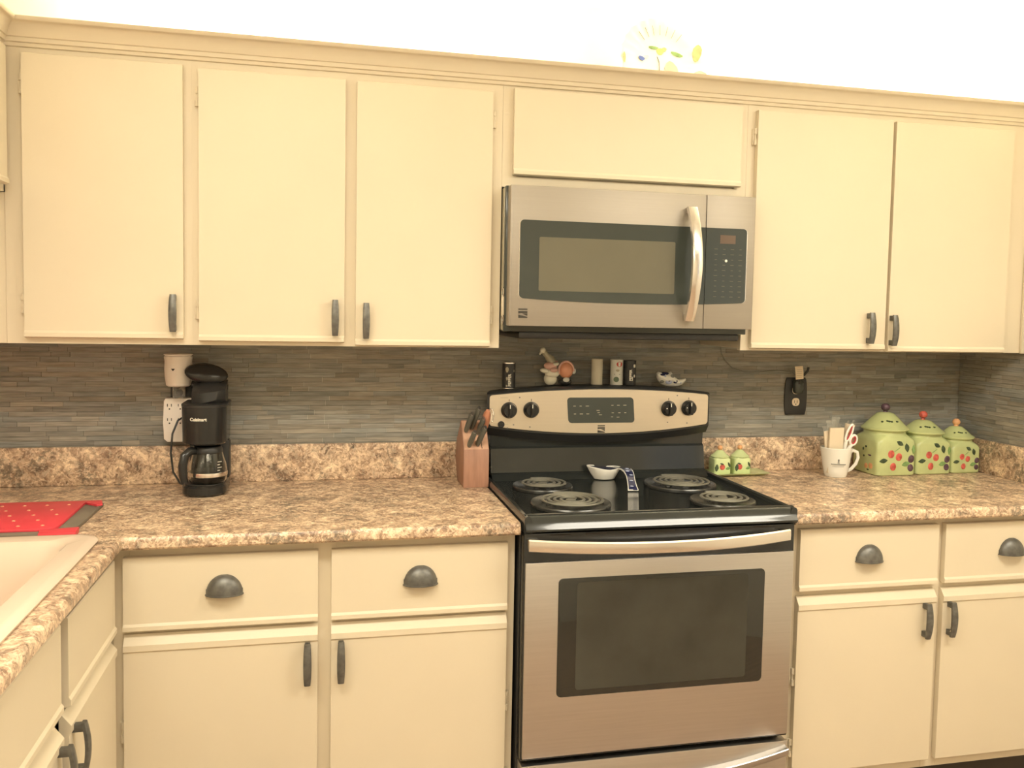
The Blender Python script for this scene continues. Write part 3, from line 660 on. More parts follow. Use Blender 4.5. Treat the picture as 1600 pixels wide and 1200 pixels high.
# ================================================================ DECORATIVE PLATE ON TOP OF THE CABINETS
px_, py_, pz_ = 0.545, -0.115, 2.247
t = thing('decorative_plate', 'pale fluted plate painted with a blue bird and peach flowers standing on the cabinet tops', 'plate', (px_, py_, ZT))
tilt = Matrix.Rotation(R(-12), 3, 'X')
def PL(x, y, z): p = tilt @ Vector((x, y, z)); return (p.x+px_, p.y+py_, p.z+pz_)
bm = B(); n = 72; rings = []
for r_, d in ((0.0, -0.002), (0.055, -0.002), (0.085, -0.006), (0.100, -0.012), (0.138, -0.020), (0.140, -0.018), (0.100, -0.007), (0.060, 0.004), (0.0, 0.004)):
    rings.append([PL(max(r_, 1e-4)*(1+0.02*math.cos(24*2*math.pi*k/n)*(r_ > 0.11))*math.cos(2*math.pi*k/n), d+(0.0015*math.cos(24*2*math.pi*k/n) if r_ > 0.09 else 0), max(r_, 1e-4)*(1+0.02*math.cos(24*2*math.pi*k/n)*(r_ > 0.11))*math.sin(2*math.pi*k/n)) for k in range(n)])
loft(bm, rings, cap=False); part('dish', bm, M['porcelain'], t)
def decal(name, pts, m, off=-0.0045, th=0.001):
    bm = B()
    def dep(x, z):
        r_ = math.hypot(x, z); return -0.002-(max(0, r_-0.055)*0.19)-0.0022-max(0, r_-0.09)*0.12
    loft(bm, [[PL(x, dep(x, z)+th*1.4, z) for x, z in pts], [PL(x, dep(x, z)-th*0.4, z) for x, z in pts]]); part(name, bm, m, t)
def blob(cx, cz, rx, rz, a=0, n=12, wob=0.12): 
    return [(cx+rx*math.cos(q)*(1+wob*math.sin(3*q))*math.cos(a)-rz*math.sin(q)*math.sin(a), cz+rx*math.cos(q)*(1+wob*math.sin(3*q))*math.sin(a)+rz*math.sin(q)*math.cos(a)) for q in [2*math.pi*k/n for k in range(n)]]
decal('bird_head', blob(-0.065, 0.005, 0.011, 0.007, -0.3), M['sky']); decal('bird_wing', blob(-0.050, 0.012, 0.010, 0.005, 0.2), M['blue_lt'])
decal('leaf', blob(-0.022, 0.045, 0.016, 0.005, -0.05), M['leaf2']); decal('leaf', blob(0.055, 0.028, 0.020, 0.006, -0.35), M['leaf2'])
decal('flower', blob(0.000, 0.034, 0.012, 0.011), M['yel']); decal('flower', blob(0.014, 0.042, 0.008, 0.007), M['peach'])
decal('flower', blob(0.036, -0.040, 0.022, 0.045, 0.15), M['pinkg']); decal('flower', blob(0.118, 0.030, 0.014, 0.028, -0.2), M['peach']); decal('flower', blob(0.122, -0.050, 0.022, 0.020), M['pinkg'])
decal('flower', blob(-0.128, -0.005, 0.004, 0.018), M['peach']); decal('flower', blob(-0.010, -0.044, 0.010, 0.007), M['yel'])
for pts in ([(-0.012, 0.015), (-0.006, -0.005), (-0.007, -0.032)], [(-0.018, -0.052), (-0.034, -0.078)], [(-0.012, -0.070), (0.006, -0.069), (0.024, -0.064)], [(-0.012, -0.078), (0.010, -0.076), (0.034, -0.080)]):
    bm = B(); tube(bm, [PL(x, -0.0055-max(0, math.hypot(x, z)-0.055)*0.19, z) for x, z in pts], 0.0012, 5); part('stem', bm, M['ink_k'], t)
for k in range(7):
    a = R(130-k*13); bm = B(); tube(bm, [PL(r_*math.cos(a), -0.0065-max(0, r_-0.055)*0.19, r_*math.sin(a)) for r_ in (0.085, 0.115)], 0.0008, 5); part('flute_line', bm, M['ink_g'], t)

# ================================================================ THINGS ON THE RANGE BACK
zt_ = lambda x: ptop(x)+0.003+0.0010
def wrap(bm, c, r, a0=0.0, up=0.0):
    """text/mark mesh in x,y(up),z(out) wrapped on a vertical cylinder, facing -y"""
    def f(v):
        a = a0+v.x/r; rr_ = r+v.z
        return (c[0]+rr_*math.sin(a), c[1]-rr_*math.cos(a), c[2]+up+v.y)
    return xf(bm, f)
def rot90(bm): return xf(bm, lambda v: (-v.y, v.x, v.z))
YS = -0.065
def can(name, label, x, h, r, m, capm, group='shakers on the range top'):
    z = zt_(x)+0.004; t = thing(name, label, 'shaker', (x, YS, z), group)
    bm = B(); lathe(bm, [(0, 0.0015), (r, 0.0015), (r, h-0.003), (0, h-0.003)], (x, YS, z), 28); part('canister', bm, m, t)
    bm = B(); lathe(bm, [(0, h-0.0035), (r+0.0006, h-0.0035), (r+0.0006, h-0.0005), (r-0.002, h), (r-0.003, h-0.002), (0, h-0.002)], (x, YS, z), 28); part('rim', bm, capm, t)
    bm = B(); lathe(bm, [(0, 0), (r+0.0006, 0), (r+0.0006, 0.0025), (0, 0.0025)], (x, YS, z), 28); part('rim', bm, capm, t)
    return t, (x, YS, z)
def flat(bm, pts): prism(bm, pts, 'z', -0.0002, 0.0006)
CA = R(12)
t, c = can('pepper_shaker', 'black and white pepper tin at the left end of the range top', 0.083, 0.083, 0.021, M['tin_dk'], M['chrome'])
bm = rot90(text_bm('PEPPER', 0.0125, 0.0004, 0.0004)); part('lettering', wrap(bm, c, 0.0213, -0.05, 0.027), M['ink_w'], t)
bm = B(); flat(bm, blob(-0.010, 0.060, 0.005, 0.009)); flat(bm, rrect(-0.013, -0.008, 0.006, 0.012, 0.001)); flat(bm, rrect(0.012, 0.016, 0.052, 0.060, 0.001)); flat(bm, blob(-0.010, 0.032, 0.003, 0.006)); part('printed_marks', wrap(bm, c, 0.0213, 0.0, 0), M['khaki'], t)
t, c = can('shaker', 'plain cream cylinder shaker on the range top', 0.376, 0.083, 0.0185, M['tin'], M['tin'])
t, c = can('salt_shaker', 'white shaker with a red round mark on the range top', 0.443, 0.083, 0.0205, M['tin_wh'], M['tin_wh'])
bm = B(); flat(bm, blob(0.002, 0.067, 0.0105, 0.0085, 0, 16, 0.05)); part('red_mark', wrap(bm, c, 0.0208, 0.05), M['ink_r'], t)
bm = B(); flat(bm, [(0.009*math.cos(q)-0.006, 0.018+0.009*math.sin(q)) for q in [2*math.pi*k/16 for k in range(16)]]); flat(bm, rrect(-0.013, 0.006, 0.0335, 0.0355, 0.0005)); part('green_mark', wrap(bm, c, 0.0208, -0.05), M['ink_gr'], t)
bm = B(); flat(bm, blob(-0.003, 0.047, 0.006, 0.004)); part('pale_mark', wrap(bm, c, 0.0208, 0.0), M['khaki'], t)
t, c = can('pepper_shaker', 'black pepper tin beside the white salt shaker on the range top', 0.4885, 0.081, 0.0205, M['tin_dk'], M['tin_dk'])
bm = rot90(text_bm('PEPPER', 0.0115, 0.0004, 0.0004)); part('lettering', wrap(bm, c, 0.0208, -0.15, 0.033), M['ink_w'], t)
bm = B(); flat(bm, rrect(0.006, 0.014, 0.058, 0.068, 0.001)); flat(bm, blob(0.010, 0.030, 0.003, 0.005)); flat(bm, rrect(0.002, 0.004, 0.015, 0.028, 0.0005)); part('printed_marks', wrap(bm, c, 0.0208, 0.0, 0), M['ink_w'], t)

# chef figurine
fx = 0.238; fz = zt_(0.238)+0.004
t = thing('chef_figurine', 'pink and white ceramic pig chefs figurine leaning together on the range top', 'figurine', (fx, YS, fz))
bm = B(); ell(bm, (fx-0.018, YS, fz+0.020), 0.022, 0.018, 0.021); ell(bm, (fx-0.014, YS-0.004, fz+0.038), 0.024, 0.018, 0.016); part('jacket', bm, M['cream_gl'], t)
bm = B(); ell(bm, (fx-0.040, YS-0.010, fz+0.047), 0.016, 0.011, 0.008, rot=Matrix.Rotation(R(10), 3, 'Y')); part('sleeve', bm, M['cream_gl'], t)
bm = B(); ell(bm, (fx-0.020, YS-0.004, fz+0.062), 0.022, 0.017, 0.014); ell(bm, (fx-0.012, YS-0.019, fz+0.050), 0.013, 0.008, 0.008)
ell(bm, (fx+0.000, YS-0.003, fz+0.072), 0.006, 0.004, 0.007); part('head', bm, M['pinkg'], t)
bm = B(); ell(bm, (fx-0.006, YS-0.008, fz+0.068), 0.014, 0.013, 0.007, rot=Matrix.Rotation(R(-10), 3, 'Y')); part('hat_band', bm, M['cream_gl'], t)
bm = B(); tube(bm, [(fx-0.014, YS, fz+0.074), (fx-0.020, YS, fz+0.084), (fx-0.032, YS, fz+0.096), (fx-0.042, YS, fz+0.108), (fx-0.048, YS, fz+0.116)], [0.015, 0.014, 0.009, 0.009, 0.006], 12); part('chef_hat', bm, M['khaki'], t)
bm = B(); ell(bm, (fx-0.046, YS-0.004, fz+0.112), 0.010, 0.008, 0.010); tube(bm, [(fx-0.048, YS-0.004, fz+0.112), (fx-0.057, YS-0.006, fz+0.098)], [0.005, 0.003], 8); part('hat_puff', bm, M['cream_gl'], t)
bm = B(); ell(bm, (fx+0.032, YS-0.004, fz+0.049), 0.024, 0.020, 0.027); part('second_body', bm, M['salmon'], t, 'salmon round body')
bm = B(); tube(bm, arc(lambda a: (fx+0.031-0.0245*math.cos(a), YS-0.010, fz+0.048+0.029*math.sin(a)), 14, -0.4, math.pi+0.1), 0.0035, 8); part('collar', bm, M['pinkg'], t)
bm = B(); ell(bm, (fx+0.057, YS-0.004, fz+0.046), 0.009, 0.006, 0.010); ell(bm, (fx+0.030, YS-0.018, fz+0.019), 0.011, 0.006, 0.008); part('bow', bm, M['tin_wh'], t)
bm = B(); ell(bm, (fx+0.030, YS-0.002, fz+0.012), 0.023, 0.018, 0.012); part('boots', bm, M['tin_dk'], t)

# blue and white clog
cx0 = 0.628; cz = zt_(0.61)+0.004
t = thing('ceramic_clog', 'small blue and white ceramic clog at the right end of the range top', 'ornament', (cx0, YS, cz))
bm = B(); rings = []
prof = [(-0.045, 0.030, 0.010, 0.046), (-0.040, 0.020, 0.016, 0.050), (-0.028, 0.008, 0.020, 0.047), (-0.012, 0.002, 0.022, 0.043), (0.004, 0.000, 0.022, 0.051), (0.014, 0.000, 0.021, 0.036), (0.030, 0.001, 0.018, 0.025), (0.045, 0.006, 0.012, 0.026), (0.058, 0.018, 0.004, 0.028)]
for dx, zb, hw, ztp in prof:
    rings.append([(cx0+dx, YS+hw*math.cos(q)*(0.75 if math.sin(q) < 0 else 1), cz+zb+(ztp-zb)*(0.5+0.5*math.sin(q))) for q in [2*math.pi*k/16 for k in range(16)]])
loft(bm, rings); part('shoe', bm, M['porcelain'], t)
bm = B(); ell(bm, (cx0-0.018, YS, cz+0.043), 0.017, 0.014, 0.006); part('opening', bm, M['blue'], t)
for dx, dz, a, b, m_ in ((-0.030, 0.036, 0.009, 0.007, 'blue'), (-0.022, 0.032, 0.006, 0.006, 'blue_lt'), (0.003, 0.033, 0.006, 0.008, 'ink_g'), (-0.008, 0.018, 0.010, 0.007, 'blue_lt'), (-0.008, 0.020, 0.005, 0.003, 'blue'), (-0.031, 0.018, 0.006, 0.004, 'ink_g'), (0.016, 0.018, 0.007, 0.005, 'blue'), (0.034, 0.014, 0.003, 0.003, 'blue_lt')):
    bm = B(); ell(bm, (cx0+dx, YS-0.0195+abs(dx)*0.12+abs(dz-0.024)*0.25, cz+dz), a*1.25, 0.0042, b*1.25, 12, 8); part('painted_flower', bm, M[m_], t)

# spoon rest on the cooktop
zc = 0.9226
t = thing('spoon_rest', 'white spoon rest with navy floral inside and arched handle on the black cooktop', 'spoon rest', (0.375, -0.17, zc))
def brim(a):   # outline of the bowl rim: pointed at the left end
    c, s = math.cos(a), math.sin(a)
    x = 0.378+0.056*c; wv = 0.036*s*(1-0.25*c if c < 0 else 1)
    if c < 0: wv *= (1-0.45*c*c)
    return x, -0.150+wv
def bring(k, z, zz=None):
    out = []
    for i in range(32):
        a = 2*math.pi*i/32; x, y = brim(a); x = 0.385+(x-0.385)*k; y = -0.150+(y+0.150)*k; lift = 0.010*(0.385-x)/0.06 if x < 0.385 else 0.004*(x-0.385)/0.05
        out.append((x, y, zc+z+lift*(z/0.032)))
    return out
bm = B(); loft(bm, [bring(0.50, 0.0004), bring(0.60, 0.002), bring(0.80, 0.016), bring(1.0, 0.032), bring(0.985, 0.0345), bring(0.955, 0.033), bring(0.86, 0.025), bring(0.66, 0.010), bring(0.4, 0.005)]); part('bowl', bm, M['porcelain'], t)
bm = B(); loft(bm, [bring(0.93, 0.0325), bring(0.86, 0.0262), bring(0.66, 0.0115), bring(0.4, 0.0062)]); part('navy_lining', bm, M['blue'], t)
for x, y, z in ((0.370, -0.128, 0.023), (0.390, -0.124, 0.025), (0.405, -0.132, 0.024), (0.383, -0.120, 0.027)):
    bm = B(); ell(bm, (x, y, zc+z), 0.007, 0.004, 0.006, 10, 6); part('painted_flower', bm, M['blue_lt'], t)
hp = [(0.425, -0.150, 0.034), (0.434, -0.170, 0.036), (0.437, -0.195, 0.037), (0.434, -0.225, 0.035), (0.427, -0.260, 0.029), (0.418, -0.295, 0.019), (0.411, -0.325, 0.008), (0.408, -0.340, 0.0016)]
def ribbon(bm, dz, hw, th):
    rings = []
    for i, (x, y, z) in enumerate(hp):
        wv = hw*(1+0.15*math.sin(i)); rings.append([(x-wv, y, zc+z+dz+th), (x-wv, y, zc+z+dz-th*0.3), (x+wv, y-0.004, zc+z+dz-th*0.3), (x+wv, y-0.004, zc+z+dz+th)])
    loft(bm, rings)
bm = B(); ribbon(bm, 0, 0.0145, 0.003); part('arched_handle', bm, M['porcelain'], t)
bm = B(); ribbon(bm, 0.0016, 0.0120, 0.0022); part('navy_band', bm, M['blue'], t)
for i, k in ((2, 0.003), (3, -0.003), (4, 0.003), (5, 0.0), (6, -0.002)):
    x, y, z = hp[i]; bm = B(); ell(bm, (x+k, y-0.002, zc+z+0.0035), 0.006, 0.008, 0.0018, 10, 6); part('painted_flower', bm, M['blue_lt'], t)

# ================================================================ KNIFE BLOCK
kx0, kx1 = -0.079, -0.0012
t = thing('knife_block', 'reddish brown wooden knife block beside the left edge of the range', 'knife block', (-0.043, -0.13, 0.915))
bm = B(); prism(bm, [(-0.195, 0.9155), (-0.195, 1.028), (-0.130, 1.112), (-0.052, 1.045), (-0.030, 0.985), (-0.075, 0.9155)], 'x', kx0, kx1, 0.002); part('block', bm, M['wood'], t)
nrm = Vector((0, -0.0840, 0.065)).normalized(); up_ = Vector((0, 0.065, 0.084)).normalized()
def KP(x, s, out): return Vector((x, -0.195, 1.028))+up_*s+nrm*out
bm = B(); loft(bm, [[KP(kx0+0.002, 0.003, 0.0003), KP(kx1-0.002, 0.003, 0.0003), KP(kx1-0.002, 0.103, 0.0003), KP(kx0+0.002, 0.103, 0.0003)], [KP(kx0+0.002, 0.003, 0.0012), KP(kx1-0.002, 0.003, 0.0012), KP(kx1-0.002, 0.103, 0.0012), KP(kx0+0.002, 0.103, 0.0012)]]); part('slotted_face', bm, M['wood_lt'], t)
for x, s in ((-0.023, 0.020), (-0.019, 0.055)):
    bm = B(); loft(bm, [[KP(x-0.0010, s-0.014, d), KP(x+0.0010, s-0.014, d), KP(x+0.0010, s+0.014, d), KP(x-0.0010, s+0.014, d)] for d in (0.0010, 0.0016)]); part('slot', bm, M['slot'], t)
def knife(label, x, s, L, lean, big):
    k = thing('kitchen_knife', label, 'knife', tuple(KP(x, s, 0.0018)), 'knives in the block')
    d = (nrm+Vector((lean, 0, 0.35))).normalized()
    base = KP(x, s, 0.0018)
    pts = [base+d*(L*f) for f in (0.0, 0.12, 0.35, 0.65, 0.88, 1.0)]
    bm = B(); tube(bm, pts, [0.0095*big, 0.0105*big, 0.0120*big, 0.0105*big, 0.0115*big, 0.0085*big], 12, rx=[0.0062, 0.0069, 0.0078, 0.0074, 0.0076, 0.0058], up=tuple(up_)); part('grip', bm, M['knife_h'], k)
    bm = B(); tube(bm, [pts[-1]-d*0.002, pts[-1]+d*0.004], 0.0072*big, 10, rx=0.0046, up=tuple(up_)); part('end_cap', bm, M['steel'], k)
    bm = B(); tube(bm, [base+d*0.0015-nrm*0.0005, base+d*0.005], 0.0100*big, 10, rx=0.0060, up=tuple(up_)); part('bolster', bm, M['steel'], k)
knife('dark knife handle at the lower left of the knife block', -0.062, 0.016, 0.060, 0.22, 0.9)
knife('dark knife handle at the lower middle of the knife block', -0.036, 0.020, 0.074, 0.25, 1.0)
knife('grey-lit knife handle at the upper left of the knife block', -0.067, 0.068, 0.072, 0.18, 1.0)
knife('tall dark knife handle at the upper middle of the knife block', -0.049, 0.078, 0.085, 0.20, 1.05)
knife('tall dark knife handle nearest the orange handle in the block', -0.030, 0.060, 0.062, 0.18, 1.05)
# orange handle with metal clip
bp_ = KP(-0.0130, 0.070, 0.0020)
t = thing('orange_handled_tool', 'orange handled tool with a metal spring clip standing in the knife block', 'kitchen tool', tuple(bp_))
dd = (nrm+Vector((0.10, 0, 0.55))).normalized()
bm = B(); tube(bm, [bp_+dd*f for f in (0, 0.02, 0.045, 0.065, 0.078)], [0.011, 0.015, 0.015, 0.013, 0.007], 12, rx=[0.009, 0.012, 0.013, 0.011, 0.006], up=tuple(up_)); part('grip', bm, M['orange'], t)
cp = bp_+dd*0.070+Vector((0.013, -0.012, 0.002))
bm = B(); tube(bm, [cp+Vector((0.004*math.sin(a)+0.002*math.cos(a), 0, -0.014+0.016*math.cos(a))) for a in [2*math.pi*k/18 for k in range(18)]], 0.0014, 6, closed=True)
tube(bm, [cp+Vector((-0.004, 0, 0.012)), cp+Vector((0.000, 0, 0.004)), cp+Vector((0.001, 0, -0.008))], 0.0026, 8)
tube(bm, [bp_+dd*0.070, bp_+dd*0.070+Vector((0.006, -0.007, 0.012)), cp+Vector((-0.002, 0, 0.008))], 0.0016, 6); part('spring_clip', bm, M['chrome'], t)

# ================================================================ COFFEE MAKER
mx, my, mz = -0.818, -0.168, 0.9154
t = thing('coffee_maker', 'small black coffee maker with its lid flipped open on the left worktop', 'coffee maker', (mx, my, mz))
def D(bm, cy, rx, ry, z0, z1, back=None, bev=0.003, taper=1.0, ox=0.0):
    """D-shaped plan: round front, straight sides to 'back'"""
    def ring(k, z): 
        p = [(mx+ox+rx*k*math.cos(q), cy+ry*k*math.sin(q), z) for q in [math.pi+math.pi*i/20 for i in range(21)]]
        if back is not None: p += [(mx+ox+rx*k*0.98, back, z), (mx+ox-rx*k*0.98, back, z)]
        else: p += [(mx+ox+rx*k*math.cos(q), cy+ry*k*math.sin(q), z) for q in [math.pi*i/20 for i in range(1, 20)]]
        return p
    loft(bm, [ring(1-bev/rx, z0), ring(1, z0+bev), ring(taper, z1-bev), ring(taper*(1-bev/rx), z1)])
bm = B(); D(bm, -0.178, 0.060, 0.062, mz, mz+0.030, back=-0.085, bev=0.006); part('base', bm, M['blackgloss'], t)
bm = B(); D(bm, -0.178, 0.054, 0.056, mz+0.0302, mz+0.034, bev=0.0012); part('warming_plate', bm, M['blackp'], t)
bm = B(); box(bm, mx-0.050, mx+0.061, -0.118, -0.072, mz+0.0305, mz+0.145, 0.008); part('water_column', bm, M['blackp'], t)
bm = B(); D(bm, -0.178, 0.059, 0.060, mz+0.145, mz+0.256, back=-0.072, bev=0.004, taper=1.04); hd = part('brew_head', bm, M['blackgloss'], t)
bm = B(); D(bm, -0.178, 0.062, 0.0635, mz+0.250, mz+0.2575, back=-0.070, bev=0.001); part('top_rim', bm, M['blackp'], t)
bm = text_bm('Cuisinart', 0.0125, 0.0005, 0.00035); part('lettering', wrap(bm, (mx, -0.178, mz+0.218), 0.0617, R(-10)), M['ink_w'], hd)
# opened lid: front flap plus round lid standing up behind
bm = B(); rings = []
for x in [mx-0.038+0.092*k/10 for k in range(11)]:
    u = (x-(mx+0.008))/0.046; y0 = -0.180+0.030*u*u; 
    rings.append([(x, y0, mz+0.250+0.010*u), (x, y0-0.012, mz+0.262+0.010*u), (x, y0-0.010, mz+0.288+0.006*u), (x, y0+0.004, mz+0.297+0.004*u), (x, y0+0.060, mz+0.318), (x, y0+0.060, mz+0.250)])
loft(bm, rings); part('filter_flap', bm, M['blackp'], t)
bm = B(); rot = Matrix.Rotation(R(-24), 3, 'X') @ Matrix.Rotation(R(9), 3, 'Y')
ell(bm, (mx-0.003, -0.118, mz+0.337), 0.0605, 0.016, 0.031, 24, 12, rot); part('lid', bm, M['blackgloss'], t)
bm = B(); tube(bm, [(mx-0.045, -0.100, mz+0.302), (mx+0.055, -0.100, mz+0.296)], 0.009, 10); part('lid_hinge', bm, M['blackp'], t)
# carafe (lifted off on its own)
cxx, cyy, czz = mx+0.008, -0.180, mz+0.0345
g = thing('glass_carafe', 'glass coffee carafe with a black handle standing in the coffee maker', 'carafe', (cxx, cyy, czz))
bm = B(); lathe(bm, [(0.0, 0.0), (0.046, 0.0), (0.051, 0.006), (0.053, 0.025), (0.050, 0.050), (0.042, 0.075), (0.038, 0.090), (0.0365, 0.090), (0.0405, 0.075), (0.0485, 0.050), (0.0515, 0.025), (0.0495, 0.007), (0.045, 0.0015), (0, 0.0015)], (cxx, cyy, czz), 40); part('glass_bowl', bm, M['glass'], g)
bm = B(); lathe(bm, [(0.0385, 0.084), (0.0405, 0.086), (0.0405, 0.096), (0.036, 0.102), (0, 0.104), (0, 0.092), (0.037, 0.0915)], (cxx, cyy, czz), 32); part('collar', bm, M['blackp'], g)
bm = B(); lathe(bm, [(0.0517, 0.020), (0.0532, 0.020), (0.0538, 0.026), (0.0532, 0.031), (0.0517, 0.031)], (cxx, cyy, czz), 40); part('metal_band', bm, M['chrome'], g)
hd_ = Vector((math.cos(R(222)), math.sin(R(222)), 0))
def HP(r_, z): return Vector((cxx, cyy, czz+z))+hd_*r_
bm = B(); tube(bm, [HP(0.037, 0.092), HP(0.060, 0.093), HP(0.074, 0.082), HP(0.080, 0.055), HP(0.079, 0.030), HP(0.074, 0.008)], [0.008, 0.010, 0.011, 0.011, 0.011, 0.008], 10, rx=[0.010, 0.012, 0.013, 0.013, 0.012, 0.010], up=(hd_.y, -hd_.x, 0)); part('handle', bm, M['blackgloss'], g)
bm = B(); 
for k in range(4): z = 0.036+k*0.009; prism(bm, [(0.0, z), (0.012, z), (0.012, z+0.0012), (0, z+0.0012)], 'z', 0, 0.0005)
bm.free(); bm = B()
for k in range(5): flat(bm, rrect(-0.002, 0.012-k % 2*0.006, k*0.008, k*0.008+0.0012, 0.0003))
part('measure_marks', wrap(bm, (cxx, cyy, czz+0.030), 0.0525, R(38)), M['ink_w'], g)
# power cord
bm = B(); tube(bm, [(-0.895, -0.058, 1.118), (-0.905, -0.075, 1.112), (-0.918, -0.090, 1.075), (-0.922, -0.095, 1.02), (-0.915, -0.100, 0.965), (-0.895, -0.105, 0.932), (-0.870, -0.110, 0.925)], 0.0030, 8); part('power_cord', bm, M['blackp'], t)

# ---- wall outlet cluster on the left
bm = B(); prism(bm, rrect(-0.935, -0.865, 1.085, 1.222, 0.006), 'y', -0.0115, -0.0070, 0.0012); solo('outlet_plate', bm, M['blackp'], 'black wall plate half hidden behind the white outlet tap on the left', 'outlet', (-0.90, -0.009, 1.085))
t = thing('outlet_tap', 'white six-way plug-in outlet adapter behind the coffee maker', 'outlet', (-0.905, -0.03, 1.045))
bm = B(); pts = [(-0.938, 1.045), (-0.862, 1.045), (-0.854, 1.056), (-0.852, 1.166), (-0.857, 1.174), (-0.943, 1.174), (-0.948, 1.166), (-0.950, 1.10), (-0.948, 1.054)]
prism(bm, pts, 'y', -0.052, -0.0118, 0.003); part('housing', bm, M['white_p'], t)
for x in (-0.932, -0.902, -0.872):
    for z in (1.150, 1.108):
        bm = B()
        for s in (-0.0055, 0.0055): box(bm, x+s-0.0010, x+s+0.0010, -0.0526, -0.0518, z, z+0.008)
        lathe(bm, [(0, 0), (0.0022, 0), (0.0022, 0.0006), (0, 0.0006)], (x, -0.0519, z-0.007), 10, axis='y'); part('socket', bm, M['slot'], t)
t = thing('wax_warmer', 'white plug-in wax warmer with a small heart cut-out on the left tiled wall', 'wax warmer', (-0.903, -0.075, 1.176))
bm = B(); lathe(bm, [(0, 1.212), (0.028, 1.212), (0.034, 1.216), (0.0375, 1.240), (0.0385, 1.262), (0.0375, 1.284), (0.039, 1.296), (0.039, 1.300), (0.033, 1.300), (0.032, 1.290), (0, 1.290)], (-0.903, -0.075, 0), 36); part('shade', bm, M['white_p'], t)
bm = B(); lathe(bm, [(0, 1.2905), (0.031, 1.2905), (0.036, 1.3015), (0.040, 1.3045), (0.0405, 1.3065), (0.037, 1.3065), (0.030, 1.296), (0, 1.2945)], (-0.903, -0.075, 0), 36); part('wax_dish', bm, M['white_p'], t)
bm = B(); flat(bm, [(0, -0.004), (0.0045, 0.0005), (0.0040, 0.003), (0.002, 0.0032), (0, 0.0018), (-0.002, 0.0032), (-0.0040, 0.003), (-0.0045, 0.0005)])
part('heart_cutout', wrap(bm, (-0.903, -0.075, 1.263), 0.0385, R(-14)), M['slot'], t)
bm = B(); flat(bm, [(0, -0.003), (0.0025, 0.0015), (-0.0025, 0.0015)]); part('small_cutout', wrap(bm, (-0.903, -0.075, 1.263), 0.0385, R(40)), M['slot'], t)
bm = B(); box(bm, -0.920, -0.886, -0.078, -0.054, 1.176, 1.2125, 0.006); part('plug_neck', bm, M['film'], t)
bm = B(); tube(bm, [(-0.903, -0.054, 1.192), (-0.903, -0.012, 1.192)], 0.010, 12); part('plug', bm, M['white_p'], t)

# ================================================================ RED BOARD
t = thing('over_sink_board', 'red and grey cutting board lying on the worktop behind the sink', 'cutting board', (-1.28, -0.45, 0.915))
z = 0.9155
def quad(a, b, c, d): return [a, b, c, d]
bm = B(); prism(bm, rrect(-1.50, -1.055, -0.625, -0.300, 0.010), 'z', z, z+0.008, 0.001); part('grey_tray', bm, M['grey_bd'], t)
bm = B(); prism(bm, [(-1.50, -0.315), (-1.50, -0.292), (-1.062, -0.292), (-1.050, -0.340), (-1.062, -0.350), (-1.100, -0.312)], 'z', z+0.0085, z+0.013, 0.001); part('far_rim', bm, M['red_si'], t, 'red far rim')
bm = B(); prism(bm, [(-1.118, -0.636), (-1.040, -0.636), (-1.046, -0.580), (-1.085, -0.590), (-1.125, -0.600)], 'z', z-0.0, z+0.0125, 0.002); part('corner_grip', bm, M['red_si'], t, 'red corner grip')
bm = B(); prism(bm, [(-1.49, -0.598), (-1.130, -0.598), (-1.105, -0.592), (-1.092, -0.575), (-1.096, -0.318), (-1.49, -0.318)], 'z', z+0.0082, z+0.0145, 0.0012); mt = part('cutting_mat', bm, M['red_si'], t, 'red mat with raised dots')
for i in range(7):
    for j in range(5):
        x = -1.128-i*0.052-(j % 2)*0.026; y = -0.345-j*0.055
        bm = B(); ell(bm, (x, y, z+0.0145), 0.0045, 0.0045, 0.0018, 10, 6); part('raised_dot', bm, M['salmon'], mt)

# ================================================================ SALT & PEPPER POTS ON A GREEN PLATE
def fruit(t_, x, y, zz, s, kind):
    m_ = {'berry': 'berry', 'plum': 'plum', 'peach': 'peach', 'leaf': 'leaf', 'leaf2': 'leaf2'}[kind]
    return m_
def onface(t, name, m_, cx, cz, yf, w, h, ang=0.0, th=0.0028, point=False):
    bm = B(); rot = Matrix.Rotation(ang, 3, 'Y')
    if point:   # leaf with two pointed ends
        pts = [(-w, 0), (-w*0.5, h*0.75), (0, h), (w*0.5, h*0.7), (w, 0), (w*0.5, -h*0.7), (0, -h), (-w*0.5, -h*0.75)]
        P3 = [rot @ Vector((a, 0, b)) for a, b in pts]
        loft(bm, [[(p.x+cx, yf+0.001, p.z+cz) for p in P3], [(p.x*0.92+cx, yf-th*0.5, p.z*0.92+cz) for p in P3], [(p.x*0.4+cx, yf-th, p.z*0.4+cz) for p in P3]])
    else: ell(bm, (cx, yf+0.0005, cz), w, th, h, 14, 8, rot)
    return part(name, bm, M[m_], t)
zp = zr+0.0005
t = thing('serving_plate', 'small light green rectangular plate under the salt and pepper pots', 'plate', (0.885, -0.085, zr))
bm = B(); loft(bm, [rr(0.800, 0.955, -0.108, -0.052, 0.008, zp), rr(0.795, 0.960, -0.113, -0.047, 0.01, zp+0.001), rr(0.775, 0.980, -0.128, -0.030, 0.006, zp+0.010), rr(0.778, 0.977, -0.125, -0.033, 0.006, zp+0.011), rr(0.800, 0.955, -0.108, -0.052, 0.008, zp+0.004)]); part('dish', bm, M['green_lt'], t)
zq = zp+0.0045
